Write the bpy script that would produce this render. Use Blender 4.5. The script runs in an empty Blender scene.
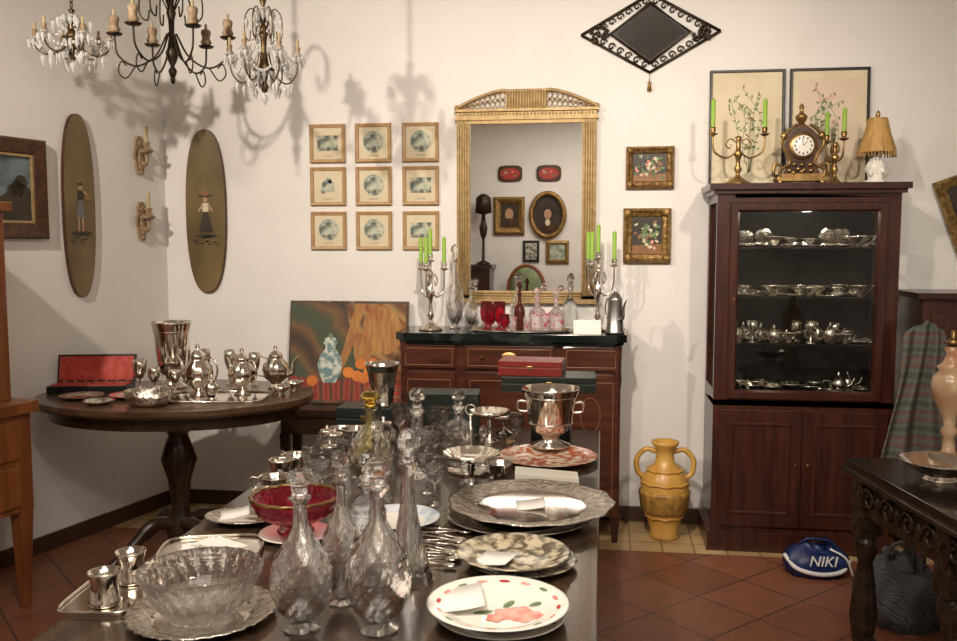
import bpy, math, random, bmesh
from mathutils import Vector, Matrix
pi=math.pi; sin=math.sin; cos=math.cos
random.seed(7)
sc=bpy.context.scene
try: sc.view_settings.view_transform='Standard'
except Exception: pass

# ------------------------------------------------------------ materials
def mat(name,col,col2=None,rough=.5,metal=0,trans=0,scale=5,stretch=(1,1,1),bump=0,bscale=None,coat=0,ior=1.45,ramp=(.35,.65)):
    m=bpy.data.materials.new(name); m.use_nodes=True
    nt=m.node_tree; p=nt.nodes["Principled BSDF"]
    p.inputs["Base Color"].default_value=(*col,1); p.inputs["Roughness"].default_value=rough
    p.inputs["Metallic"].default_value=metal; p.inputs["Transmission Weight"].default_value=trans
    p.inputs["IOR"].default_value=ior; p.inputs["Coat Weight"].default_value=coat
    tc=nt.nodes.new("ShaderNodeTexCoord"); mp=nt.nodes.new("ShaderNodeMapping")
    mp.inputs["Scale"].default_value=stretch; nt.links.new(tc.outputs["Object"],mp.inputs[0])
    if col2:
        n=nt.nodes.new("ShaderNodeTexNoise"); n.inputs["Scale"].default_value=scale; n.inputs["Detail"].default_value=6
        r=nt.nodes.new("ShaderNodeValToRGB"); r.color_ramp.elements[0].color=(*col,1); r.color_ramp.elements[1].color=(*col2,1)
        r.color_ramp.elements[0].position=ramp[0]; r.color_ramp.elements[1].position=ramp[1]
        nt.links.new(mp.outputs[0],n.inputs["Vector"]); nt.links.new(n.outputs[0],r.inputs[0]); nt.links.new(r.outputs[0],p.inputs["Base Color"])
    if bump:
        n2=nt.nodes.new("ShaderNodeTexNoise"); n2.inputs["Scale"].default_value=bscale or scale; n2.inputs["Detail"].default_value=4
        nt.links.new(mp.outputs[0],n2.inputs["Vector"])
        bm=nt.nodes.new("ShaderNodeBump"); bm.inputs["Strength"].default_value=bump; bm.inputs["Distance"].default_value=.01
        nt.links.new(n2.outputs[0],bm.inputs["Height"]); nt.links.new(bm.outputs[0],p.inputs["Normal"])
    return m
def clearmix(m,f):
    nt=m.node_tree; o=nt.nodes["Material Output"]; p=nt.nodes["Principled BSDF"]
    t=nt.nodes.new("ShaderNodeBsdfTransparent"); mx=nt.nodes.new("ShaderNodeMixShader"); mx.inputs[0].default_value=f
    nt.links.new(p.outputs[0],mx.inputs[1]); nt.links.new(t.outputs[0],mx.inputs[2]); nt.links.new(mx.outputs[0],o.inputs[0]); return m
wallM=mat("plaster_wall",(.80,.78,.75),(.76,.74,.71),rough=.85,scale=3,bump=.08,bscale=40)
ceilM=mat("ceiling_paint",(.75,.73,.69),rough=.9)
mahog=mat("mahogany",(.028,.008,.005),(.058,.016,.009),rough=.3,scale=6,stretch=(6,6,.6),coat=.25)
mahogH=mat("mahogany_red",(.035,.010,.006),(.080,.024,.011),rough=.3,scale=5,stretch=(1,4,6),coat=.25)
darkw=mat("dark_oak",(.018,.010,.007),(.045,.024,.014),rough=.3,scale=6,stretch=(5,.6,5),coat=.2)
tablew=mat("table_walnut",(.025,.015,.009),(.06,.036,.021),rough=.22,scale=5,stretch=(7,.5,5),coat=.3)
blackw=mat("ebonised_top",(.010,.007,.006),(.028,.018,.012),rough=.22,scale=5,stretch=(7,.5,5),coat=.3)
roundw=mat("round_table_wood",(.05,.026,.014),(.11,.06,.033),rough=.28,scale=5,stretch=(1,7,5),coat=.2)
orangew=mat("cherry_wood",(.17,.052,.017),(.28,.095,.030),rough=.35,scale=4,stretch=(5,5,.5),coat=.2)
baseM=mat("baseboard_brown",(.06,.03,.02),rough=.4)
inlay=mat("inlay_line",(.26,.12,.045),rough=.4)
marble=mat("black_marble",(.006,.010,.009),(.05,.065,.055),rough=.12,scale=9,ramp=(.5,.8))
brass=mat("aged_brass",(.42,.27,.10),(.22,.13,.05),rough=.35,metal=.9,scale=20)
gold=mat("gilt_frame",(.46,.33,.16),(.34,.225,.095),rough=.5,metal=.35,scale=30,bump=.2)
goldD=mat("gilt_ornate",(.42,.26,.09),(.16,.09,.03),rough=.4,metal=.6,scale=45,bump=.9)
lightoak=mat("print_frame_oak",(.46,.29,.13),(.36,.21,.085),rough=.45,scale=20)
black=mat("black_frame",(.012,.010,.010),rough=.35)
iron=mat("wrought_iron",(.022,.016,.012),(.06,.04,.02),rough=.45,metal=.6,scale=30)
bronze=mat("chandelier_bronze",(.06,.04,.02),(.20,.13,.06),rough=.4,metal=.8,scale=30)
silver=mat("silver",(.90,.85,.77),(.66,.61,.53),rough=.10,metal=1,scale=14,ramp=(.3,.7))
silverE=mat("engraved_silver",(.84,.79,.70),(.44,.40,.33),rough=.17,metal=1,scale=60,bump=.6,bscale=70)
pewter=mat("pewter",(.42,.41,.40),(.30,.29,.28),rough=.3,metal=1,scale=10)
glass=clearmix(mat("crystal_glass",(.99,1.0,1.0),rough=.0,trans=1,ior=1.5),.25)
prism=clearmix(mat("crystal_prism",(1,1,.98),rough=.0,trans=.55,ior=1.7),.05)
redglass=clearmix(mat("cranberry_glass",(.70,.03,.08),rough=.01,trans=.93,ior=1.42),.08)
pinkglass=clearmix(mat("red_etched_glass",(.85,.16,.24),(.98,.93,.93),rough=.03,trans=.85,ior=1.42,scale=30,ramp=(.40,.46)),.1)
amber=mat("amber_glass",(.70,.50,.10),rough=.01,trans=.95,ior=1.45)
olive=clearmix(mat("smoky_olive_glass",(.64,.60,.30),rough=.01,trans=.95,ior=1.45),.15)
brownglass=mat("brown_bottle",(.12,.03,.02),rough=.05,trans=.4)
candleG=mat("green_candle",(.27,.46,.06),rough=.5)
candleW=mat("candle_sleeve",(.46,.37,.22),rough=.6)
cupwood=mat("worn_giltwood",(.22,.13,.07),(.40,.30,.19),rough=.6,scale=25,bump=.4)
paper=mat("white_paper",(.82,.80,.75),rough=.8)
cream=mat("cream_mat",(.70,.62,.45),(.63,.54,.37),rough=.8,scale=6)
sepia=mat("tinted_engraving",(.12,.14,.12),(.55,.54,.42),rough=.8,scale=30,ramp=(.42,.58))
sepia2=mat("tinted_scene",(.20,.27,.22),(.52,.54,.42),rough=.8,scale=20,ramp=(.4,.6))
mirrorM=mat("mirror_silvering",(.90,.90,.88),rough=.01,metal=1)
mirrorD=mat("smoky_mirror",(.32,.34,.37),rough=.03,metal=1)
redbox=mat("red_leather",(.15,.012,.010),rough=.4,bump=.2,bscale=150)
blackbox=mat("black_leather_box",(.008,.012,.010),rough=.4)
redsatin=mat("red_lining",(.40,.03,.02),(.50,.08,.06),rough=.5,scale=30)
ochre=mat("ochre_glaze",(.46,.23,.04),(.58,.35,.09),rough=.3,scale=8,bump=.2)
ochreD=mat("ochre_dark_glaze",(.22,.12,.03),(.45,.25,.06),rough=.3,scale=30)
china=mat("painted_china",(.80,.77,.70),rough=.15)
terr=mat("brown_transfer",(.10,.08,.05),(.56,.48,.33),rough=.2,scale=34,ramp=(.44,.58))
redpat=mat("red_transfer",(.38,.10,.05),(.62,.52,.40),rough=.2,scale=30,ramp=(.45,.55))
pinkc=mat("pink_flower",(.62,.18,.14),(.78,.42,.34),rough=.3,scale=40)
redc=mat("red_paint",(.42,.04,.03),rough=.4)
greenc=mat("leaf_green",(.10,.17,.07),(.20,.27,.13),rough=.6,scale=20)
bluec=mat("blue_cloth",(.006,.016,.08),(.012,.03,.13),rough=.4,scale=8)
whitec=mat("white_paint",(.80,.80,.79),rough=.5)
shade=mat("gold_shade",(.55,.34,.12),(.40,.22,.07),rough=.6,scale=30,stretch=(1,1,.3))
alab=mat("alabaster",(.60,.45,.28),(.46,.22,.12),rough=.2,scale=9,coat=.3)
ovalp=mat("painted_panel",(.20,.14,.06),(.11,.075,.032),rough=.35,scale=2.2,stretch=(2,2,1.2))
skinc=mat("painted_skin",(.45,.27,.16),rough=.6)
darkpaint=mat("dark_oil",(.02,.017,.012),(.055,.04,.025),rough=.4,scale=6)
velvet=mat("cabinet_lining",(.010,.007,.006),rough=.9)
landsc=mat("landscape_oil",(.03,.05,.05),(.20,.27,.30),rough=.3,scale=5,stretch=(1,1,2))
darkred=mat("dark_red_frame",(.04,.015,.008),(.09,.035,.016),rough=.3,scale=40,bump=.4)
orangeF=mat("orange_fruit",(.66,.22,.03),(.50,.13,.02),rough=.6,scale=8)
gourd=mat("painted_gourd",(.42,.24,.07),(.30,.11,.04),rough=.7,scale=7,stretch=(5,1,1))
pear=mat("painted_vase",(.14,.24,.24),(.55,.58,.50),rough=.6,scale=30,ramp=(.45,.56))
clockd=mat("clock_ebony",(.03,.012,.008),(.10,.045,.02),rough=.25,scale=12)
pinkpaper=mat("pink_paper",(.66,.52,.41),(.64,.55,.41),rough=.8,scale=3)
greenup=mat("green_upholstery",(.16,.22,.11),(.26,.32,.17),rough=.8,scale=12)
beige=mat("cream_plastic",(.74,.72,.62),rough=.35)
grey=mat("grey_keys",(.15,.15,.15),rough=.5)
bricol=mat("carved_dark",(.010,.006,.004),(.035,.02,.012),rough=.3,scale=22,bump=1.0,bscale=35)

def pane():
    m=bpy.data.materials.new("window_glass"); m.use_nodes=True; nt=m.node_tree
    for n in list(nt.nodes): nt.nodes.remove(n)
    o=nt.nodes.new("ShaderNodeOutputMaterial"); mx=nt.nodes.new("ShaderNodeMixShader")
    t=nt.nodes.new("ShaderNodeBsdfTransparent"); g=nt.nodes.new("ShaderNodeBsdfGlossy"); g.inputs["Roughness"].default_value=.02
    t.inputs[0].default_value=(.95,.97,.96,1)
    mx.inputs[0].default_value=.025
    nt.links.new(t.outputs[0],mx.inputs[1]); nt.links.new(g.outputs[0],mx.inputs[2]); nt.links.new(mx.outputs[0],o.inputs[0])
    return m
paneM=pane()

def tilemat():
    m=bpy.data.materials.new("terracotta_tiles"); m.use_nodes=True; nt=m.node_tree; p=nt.nodes["Principled BSDF"]
    tc=nt.nodes.new("ShaderNodeTexCoord"); mp=nt.nodes.new("ShaderNodeMapping"); mp.inputs["Rotation"].default_value=(0,0,math.radians(45))
    nt.links.new(tc.outputs["Object"],mp.inputs[0])
    def brick(c1,c2,mo,w,vec):
        b=nt.nodes.new("ShaderNodeTexBrick"); b.offset=0; b.squash=1
        b.inputs["Color1"].default_value=(*c1,1); b.inputs["Color2"].default_value=(*c2,1); b.inputs["Mortar"].default_value=(*mo,1)
        b.inputs["Scale"].default_value=1; b.inputs["Brick Width"].default_value=w; b.inputs["Row Height"].default_value=w
        b.inputs["Mortar Size"].default_value=.005; b.inputs["Mortar Smooth"].default_value=.1
        nt.links.new(vec,b.inputs["Vector"]); return b
    b1=brick((.24,.085,.042),(.30,.115,.06),(.10,.05,.032),.31,mp.outputs[0])
    b2=brick((.60,.42,.21),(.50,.33,.15),(.25,.16,.09),.16,tc.outputs["Object"])
    sx=nt.nodes.new("ShaderNodeSeparateXYZ"); nt.links.new(tc.outputs["Object"],sx.inputs[0])
    gt=nt.nodes.new("ShaderNodeMath"); gt.operation='GREATER_THAN'; gt.inputs[1].default_value=4.5
    nt.links.new(sx.outputs[1],gt.inputs[0])
    mx=nt.nodes.new("ShaderNodeMixRGB"); nt.links.new(gt.outputs[0],mx.inputs[0]); nt.links.new(b1.outputs[0],mx.inputs[1]); nt.links.new(b2.outputs[0],mx.inputs[2])
    n=nt.nodes.new("ShaderNodeTexNoise"); n.inputs["Scale"].default_value=7; nt.links.new(tc.outputs["Object"],n.inputs["Vector"])
    m2=nt.nodes.new("ShaderNodeMixRGB"); m2.blend_type='MULTIPLY'; m2.inputs[0].default_value=.35
    nt.links.new(mx.outputs[0],m2.inputs[1]); nt.links.new(n.outputs[0],m2.inputs[2]); nt.links.new(m2.outputs[0],p.inputs["Base Color"])
    p.inputs["Roughness"].default_value=.42
    return m
def stripes(name,cols,scale,axis,distort=3,detail=2):
    m=bpy.data.materials.new(name); m.use_nodes=True; nt=m.node_tree; p=nt.nodes["Principled BSDF"]
    tc=nt.nodes.new("ShaderNodeTexCoord"); w=nt.nodes.new("ShaderNodeTexWave"); w.bands_direction=axis
    w.inputs["Scale"].default_value=scale; w.inputs["Distortion"].default_value=distort; w.inputs["Detail"].default_value=detail
    r=nt.nodes.new("ShaderNodeValToRGB"); cr=r.color_ramp
    while len(cr.elements)<len(cols): cr.elements.new(.5)
    for i,c in enumerate(cols): cr.elements[i].position=i/(len(cols)-1); cr.elements[i].color=(*c,1)
    nt.links.new(tc.outputs["Object"],w.inputs["Vector"]); nt.links.new(w.outputs[0],r.inputs[0]); nt.links.new(r.outputs[0],p.inputs["Base Color"])
    p.inputs["Roughness"].default_value=.7
    return m
paintbg=stripes("oil_drapery",[(.05,.035,.02),(.12,.06,.03),(.16,.09,.035),(.08,.07,.035),(.05,.07,.04)],1.3,'DIAGONAL',7,4)
drape2=stripes("oil_red_cloth",[(.20,.02,.015),(.30,.06,.03),(.08,.03,.02)],5,'X',4)
drape3=stripes("oil_yellow_cloth",[(.30,.15,.04),(.22,.06,.025),(.36,.22,.08),(.13,.055,.025)],1.8,'DIAGONAL',5,4)
shawlM=stripes("shawl_weave",[(.05,.06,.045),(.11,.115,.095),(.06,.07,.055),(.14,.045,.035),(.09,.095,.08)],2.6,'Z',2.5)
bagpat=stripes("patterned_fabric",[(.04,.045,.06),(.13,.14,.15),(.06,.05,.05)],14,'DIAGONAL',9)

# ------------------------------------------------------------ builder
def smooth(pts,n=6):
    P=[Vector(p) for p in pts]; P=[P[0]*2-P[1]]+P+[P[-1]*2-P[-2]]; o=[]
    for i in range(1,len(P)-2):
        for k in range(n):
            t=k/n; a,b,c,d=P[i-1],P[i],P[i+1],P[i+2]
            o.append(.5*((2*b)+(c-a)*t+(2*a-5*b+4*c-d)*t*t+(3*b-a-3*c+d)*t**3))
    o.append(P[-2]); return o
class B:
    def __init__(s): s.v=[];s.f=[];s.mi=[];s.sm=[];s.mats=[];s.M=Matrix.Identity(4)
    def at(s,x=0,y=0,z=0,rz=0,rx=0,ry=0,sc=1):
        s.M=Matrix.Translation((x,y,z))@Matrix.Rotation(rz,4,'Z')@Matrix.Rotation(ry,4,'Y')@Matrix.Rotation(rx,4,'X')@Matrix.Scale(sc,4); return s
    def add(s,vs,fs,m,sm):
        if m not in s.mats: s.mats.append(m)
        k=s.mats.index(m); o=len(s.v)
        s.v+= [s.M@Vector(v) for v in vs]
        for f in fs: s.f.append([i+o for i in f]); s.mi.append(k); s.sm.append(sm)
    def box(s,x0,x1,y0,y1,z0,z1,m):
        vs=[(x,y,z) for z in(z0,z1) for y in(y0,y1) for x in(x0,x1)]
        s.add(vs,[(0,2,3,1),(4,5,7,6),(0,1,5,4),(2,6,7,3),(0,4,6,2),(1,3,7,5)],m,False)
    def taper(s,cx,cy,z0,z1,a0,a1,m,n=4):
        vs=[];r0=a0*(2**.5 if n==4 else 1);r1=a1*(2**.5 if n==4 else 1)
        for r,z in((r0,z0),(r1,z1)):
            for i in range(n):
                t=2*pi*i/n+pi/n; vs.append((cx+r*cos(t),cy+r*sin(t),z))
        s.add(vs,[tuple(range(n))[::-1],tuple(range(n,2*n))]+[(i,(i+1)%n,n+(i+1)%n,n+i) for i in range(n)],m,False)
    def lathe(s,prof,m,c=(0,0,0),seg=28,fl=None,ax='z',sm=True,sx=1,sy=1):
        vs=[];fs=[];n=len(prof)
        for (r,z) in prof:
            for i in range(seg):
                t=2*pi*i/seg; rr=r
                if fl and fl[2]<=z<=fl[3]:
                    w=cos(fl[0]*t+(fl[4]*z if len(fl)>4 else 0))
                    if len(fl)>5: w*=cos(fl[5]*z)
                    rr=r*(1+fl[1]*w)
                x,y=rr*cos(t)*sx,rr*sin(t)*sy
                if ax=='z': vs.append((c[0]+x,c[1]+y,c[2]+z))
                elif ax=='y': vs.append((c[0]+x,c[1]+z,c[2]+y))
                else: vs.append((c[0]+z,c[1]+x,c[2]+y))
        for j in range(n-1):
            for i in range(seg):
                a=j*seg+i;b=j*seg+(i+1)%seg; fs.append((a,b,b+seg,a+seg))
        s.add(vs,fs,m,sm)
    def bowl(s,prof,m,c=(0,0,0),th=.003,seg=32,fl=None,sx=1,sy=1,sm=True):
        inner=[(max(r-th,0),z+(th if r<prof[-1][0]*.6 else 0)) for r,z in prof][::-1]
        s.lathe(prof+inner,m,c,seg,fl,sx=sx,sy=sy,sm=sm)
    def ell(s,c,r,m,seg=16,rings=10,k=0):
        s0=s.M; s.M=s0@Matrix.Translation(c)@Matrix.Diagonal((r[0],r[1],r[2],1))
        s.lathe([(sin(pi*i/rings) if i not in(0,rings) else 0,-cos(pi*i/rings)) for i in range(rings+1)],m,seg=seg); s.M=s0
    def tube(s,pts,r,m,seg=7,closed=False):
        P=[Vector(p) for p in pts]; n=len(P); vs=[];fs=[]
        up=None
        for i in range(n):
            a=P[i-1] if (i or closed) else P[0]; b=P[(i+1)%n] if (i<n-1 or closed) else P[-1]
            t=(b-a); t=t.normalized() if t.length>1e-9 else Vector((0,0,1))
            if up is None:
                up=Vector((0,0,1)) if abs(t.z)<.9 else Vector((1,0,0))
            u=(up-t*up.dot(t)); u=u.normalized() if u.length>1e-6 else t.orthogonal().normalized()
            up=u; w=t.cross(u); rr=r[min(i,len(r)-1)] if isinstance(r,(list,tuple)) else r
            for k in range(seg):
                q=2*pi*k/seg; vs.append(P[i]+u*cos(q)*rr+w*sin(q)*rr)
        for j in range(n if closed else n-1):
            j2=(j+1)%n
            for k in range(seg):
                fs.append((j*seg+k,j*seg+(k+1)%seg,j2*seg+(k+1)%seg,j2*seg+k))
        if not closed: fs+=[tuple(range(seg))[::-1],tuple(range((n-1)*seg,n*seg))]
        s.add(vs,fs,m,True)
    def frame(s,w,h,prof,m,cx=0,cz=0):
        vs=[];fs=[]
        for i,d in prof:
            a,b=w/2-i,h/2-i; vs+=[(cx-a,-d,cz-b),(cx+a,-d,cz-b),(cx+a,-d,cz+b),(cx-a,-d,cz+b)]
        for j in range(len(prof)-1):
            for k in range(4): fs.append((4*j+k,4*j+(k+1)%4,4*j+4+(k+1)%4,4*j+4+k))
        s.add(vs,fs,m,False)
    def disc(s,cx,cz,rx,rz,y,m,rot=0,n=20):
        vs=[(cx+rx*cos(t)*cos(rot)-rz*sin(t)*sin(rot),y,cz+rx*cos(t)*sin(rot)+rz*sin(t)*cos(rot)) for t in [2*pi*i/n for i in range(n)]]
        s.add(vs,[tuple(range(n))],m,False)
    def poly(s,pts,y0,y1,m):   # prism in xz plane
        n=len(pts); vs=[(x,y0,z) for x,z in pts]+[(x,y1,z) for x,z in pts]
        s.add(vs,[tuple(range(n)),tuple(range(n,2*n))[::-1]]+[(i,(i+1)%n,n+(i+1)%n,n+i) for i in range(n)],m,False)
    def polyz(s,pts,z0,z1,m,sm=False):
        n=len(pts); vs=[(x,y,z0) for x,y in pts]+[(x,y,z1) for x,y in pts]
        s.add(vs,[tuple(range(n))[::-1],tuple(range(n,2*n))]+[(i,(i+1)%n,n+(i+1)%n,n+i) for i in range(n)],m,sm)
    def make(s,name,loc=(0,0,0),rz=0,rx=0,bevel=0):
        me=bpy.data.meshes.new(name); me.from_pydata([tuple(v) for v in s.v],[],s.f)
        for m in s.mats: me.materials.append(m)
        me.polygons.foreach_set("material_index",s.mi); me.polygons.foreach_set("use_smooth",s.sm); me.update()
        bm=bmesh.new(); bm.from_mesh(me); bmesh.ops.remove_doubles(bm,verts=bm.verts,dist=1e-6); bmesh.ops.recalc_face_normals(bm,faces=bm.faces); bm.to_mesh(me); bm.free()
        o=bpy.data.objects.new(name,me); bpy.context.collection.objects.link(o); o.location=loc; o.rotation_euler=(rx,0,rz)
        if bevel:
            b=o.modifiers.new("bevel",'BEVEL'); b.width=bevel; b.segments=2; b.limit_method='ANGLE'; b.angle_limit=math.radians(50)
        return o

# ------------------------------------------------------------ room shell
BW=5.0; LX,LY=-2.53,5.0; LD=(-.252,-.968); LN=(.968,-.252); LR=math.radians(75.4); FY=-1.06
def LW(s,off=.002): return (LX+LD[0]*s+LN[0]*off, LY+LD[1]*s+LN[1]*off)
b=B(); b.box(-2.9,3,BW,BW+.12,0,3,wallM); b.make("wall_back")
b=B(); b.box(-.1,6.5,-.12,0,0,3,wallM); b.make("wall_left",(LX,LY,0),rz=math.atan2(LD[1],LD[0]))
b=B(); b.box(2.6,2.72,FY,BW,0,3,wallM); b.make("wall_right")
b=B(); b.box(-4.4,2.72,FY-.12,FY,0,3,wallM); b.make("wall_front")
b=B(); b.box(-4.5,2.8,FY-.2,BW+.15,-.08,0,tilemat()); b.make("floor")
b=B(); b.box(-4.5,2.8,FY-.2,BW+.15,3,3.08,ceilM); b.make("ceiling")
b=B(); b.box(-2.52,2.6,BW-.015,BW,0,.085,baseM); b.make("baseboard_back",bevel=.004)
b=B(); b.box(0.01,6.2,0,.015,0,.085,baseM); b.make("baseboard_left",(LX,LY,0),rz=math.atan2(LD[1],LD[0]),bevel=.004)

# ------------------------------------------------------------ camera + lights
cd=bpy.data.cameras.new("camera"); cd.lens=900/957*36; cd.sensor_width=36; cd.clip_start=.05
cam=bpy.data.objects.new("camera",cd); bpy.context.collection.objects.link(cam)
cam.location=(0,0,1.55); cam.rotation_euler=(math.radians(90-4.92),0,math.radians(7.8)); sc.camera=cam
def light(name,typ,loc,e,col=(1,.875,.74),size=.1,target=None,ang=60,blend=.6):
    l=bpy.data.lights.new(name,typ); l.energy=e; l.color=col
    if typ=='AREA': l.size=size
    else: l.shadow_soft_size=size
    if typ=='SPOT': l.spot_size=math.radians(ang); l.spot_blend=blend
    o=bpy.data.objects.new(name,l); bpy.context.collection.objects.link(o); o.location=loc
    if target: o.rotation_euler=(Vector(target)-Vector(loc)).to_track_quat('-Z','Y').to_euler()
    return o
light("ceiling_spot",'SPOT',(-2.45,2.0,2.85),215,size=.035,target=(-1.3,5,1.7),ang=85,blend=.8)
light("ceiling_spot",'SPOT',(-.3,2.2,2.9),210,size=.05,target=(-.2,5,1.5),ang=85,blend=.9)
light("ceiling_spot",'SPOT',(1.1,2.0,2.9),125,size=.05,target=(1.2,5,1.6),ang=75,blend=.9)
light("ceiling_spot",'SPOT',(-.9,1.5,2.9),120,size=.06,target=(-.6,2.4,.75),ang=95,blend=.9)
light("front_wall_fill",'POINT',(.6,.7,2.75),38,size=.06)  # added fill light without a fixture, brightens the wall reflected in the mirror
light("overhead_fill",'AREA',(-.4,.6,2.97),42,size=1.6,col=(1,.90,.79))  # added soft fill for the whole room, not a fitting in the ceiling
w=bpy.data.worlds.new("world"); sc.world=w; w.use_nodes=True
w.node_tree.nodes["Background"].inputs[0].default_value=(.9,.85,.78,1); w.node_tree.nodes["Background"].inputs[1].default_value=.15

# ------------------------------------------------------------ chandeliers
def drop(b,x,y,z,h,r,m=prism): b.tube([(x,y,z),(x,y,z-h*.15)],.0012,bronze,4); b.lathe([(0,-h),(r,-h*.4),(r*.5,-h*.12),(0,-h*.1)],m,(x,y,z),seg=6,sm=False)
def chandelier(name,x,y,zb,zt,R,n,met,cup,cry,dense,big=1.0,scroll=True):
    b=B(); H=zt-zb; top=3.0-zb
    b.lathe([(0,top),(.05,top),(.045,top-.02),(.012,top-.05),(0,top-.05)],met)
    zz=H; k=0
    while zz<top-.05:
        q=[(cos(t)*.009*(k%2),cos(t)*.009*((k+1)%2),zz+.015+sin(t)*.017) for t in [2*pi*i/8 for i in range(8)]]
        b.tube(q,.0028,met,5,closed=True); zz+=.026; k+=1
    b.lathe([(0,0),(.012,.005),(.02,.03),(.008,.05),(.022,.08),(.03,.11),(.014,.15),(.010,.2*H+.08),(.014,.55*H),(.022,.62*H),(.012,.7*H),(.008,.9*H),(.016,.96*H),(0,H)],met,seg=14)
    for i in range(n):
        a=2*pi*i/n+.3; ca,sa=cos(a),sin(a)
        P=lambda r,z:(r*ca,r*sa,z)
        b.tube(smooth([P(.02,.42*H),P(.3*R,.2*H),P(.65*R,.1*H),P(.95*R,.2*H),P(R,.38*H)],5),.0045 if not cry else .0038,met,6)
        if scroll:
            b.tube(smooth([P(.01,.62*H),P(.28*R,.86*H),P(.52*R,.80*H),P(.55*R,.6*H),P(.42*R,.54*H),P(.38*R,.64*H)],5),.0038 if not cry else .003,met,6)
            if not cry: b.tube(smooth([P(.65*R,.1*H),P(.82*R,-.02*H),P(.95*R,.04*H),P(.9*R,.14*H),P(.8*R,.1*H)],4),.0035,met,5)
        cz=.38*H; g=big
        b.lathe([(0,0),(.022*g,.004),(.028*g,.012),(.01,.012)],prism if cry else met,P(R,cz),14)
        b.lathe([(0,.01),(.012*g,.01),(.02*g,.022*g),(.013*g,.036*g),(.018*g,.058*g),(.014*g,.066*g),(0,.066*g)],cup,P(R,cz),12)
        b.lathe([(.007,.06*g),(.007,.06*g+.035),(0,.06*g+.037)],candleW,P(R,cz),8)
        for j in range(cry):
            t=2*pi*j/cry; drop(b,R*ca+.026*cos(t),R*sa+.026*sin(t),cz+.006,.058,.0105)
        if cry:
            for fr,fz in((.6,.09),(.8,.12),(.35,.19),(.3,.86),(.5,.78)): drop(b,fr*R*ca,fr*R*sa,fz*H,.062,.012)
            a2=a+2*pi/n
            for j in range(dense):
                t=(j+.5)/dense; rr=R*t*.95; z=H*.92*(1-t)+cz*t-.20*H*sin(pi*t)
                b.ell((rr*ca,rr*sa,z),(.0075,.0075,.0075),prism,6,4)
                px=R*(ca*(1-t)+cos(a2)*t); py=R*(sa*(1-t)+sin(a2)*t)
                b.ell((px,py,cz-.02*H-.18*H*sin(pi*t)),(.0075,.0075,.009),prism,6,4)
    if cry:
        drop(b,0,0,0,.06,.018)
        for j in range(10): t=2*pi*j/10; drop(b,.045*cos(t),.045*sin(t),.1,.06,.012); drop(b,.03*cos(t),.03*sin(t),.86*H,.06,.011)
        b.lathe([(0,.1),(.048,.103),(.048,.107),(0,.109)],met,seg=16)
    else: b.ell((0,0,-.01),(.012,.012,.02),met,8,6)
    return b.make(name,(x,y,zb))
chandelier("crystal_chandelier",-2.46,4.0,2.40,2.64,.165,6,bronze,cupwood,5,10,.7,False)
chandelier("iron_chandelier",-1.97,4.0,2.31,2.78,.25,6,iron,cupwood,0,0,1.35)
chandelier("crystal_chandelier",-1.53,4.0,2.23,2.66,.15,6,bronze,cupwood,6,13,.7)

def wallpos(X,Z): return (X,BW-.001,Z)
def oval_panel(loc,rz,pose,W):
    b=B(); n=48; Hh=.47
    def q(sx,sz):
        return [(W*sx*math.copysign(abs(cos(t))**.8,cos(t)),Hh*sz*math.copysign(abs(sin(t))**.85,sin(t))) for t in [2*pi*i/n for i in range(n)]]
    b.poly(q(1,1),0,-.018,darkred); b.poly(q(.965,.988),-.018,-.021,ovalp)
    y=-.0225
    b.disc(0,-.14,.07,.012,y,darkpaint)
    if pose==0:
        b.poly([(-.03,-.06),(.03,-.06),(.012,.03),(-.012,.03)],y,y-.001,grey)
        b.poly([(-.018,.03),(.018,.03),(.02,.075),(-.016,.08)],y,y-.001,darkpaint)
        for sx in(-.015,.012): b.poly([(sx-.005,-.06),(sx+.005,-.06),(sx+.004,-.13),(sx-.004,-.13)],y,y-.001,skinc)
        b.disc(.0,.098,.014,.017,y-.001,skinc); b.disc(.0,.112,.018,.008,y-.002,darkpaint)
        b.poly([(.02,.07),(.05,.05),(.055,.058),(.02,.082)],y,y-.001,skinc); b.disc(.045,.045,.022,.014,y-.002,inlay)
    else:
        b.poly([(-.045,-.12),(.045,-.12),(.014,.0),(-.014,.0)],y,y-.001,darkpaint)
        b.poly([(-.018,0),(.018,0),(.02,.05),(-.02,.05)],y,y-.001,cream)
        b.disc(0,.07,.013,.016,y-.001,skinc); b.disc(0,.095,.04,.012,y-.002,darkpaint); b.disc(0,.105,.03,.014,y-.003,inlay)
        b.poly([(-.02,.045),(-.045,.01),(-.04,.0),(-.012,.03)],y,y-.001,skinc); b.poly([(.02,.045),(.045,.01),(.04,.0),(.012,.03)],y,y-.001,skinc)
    for k in range(12): b.disc(random.uniform(-.07,.07),random.uniform(-.19,-.14),.012,.004,y,darkpaint)
    b.make("oval_painted_panel",loc,rz)
oval_panel((-2.275,BW-.001,1.73),0,1,.122)
x,y=LW(.655); oval_panel((x,y,1.74),LR,0,.102)
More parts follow.
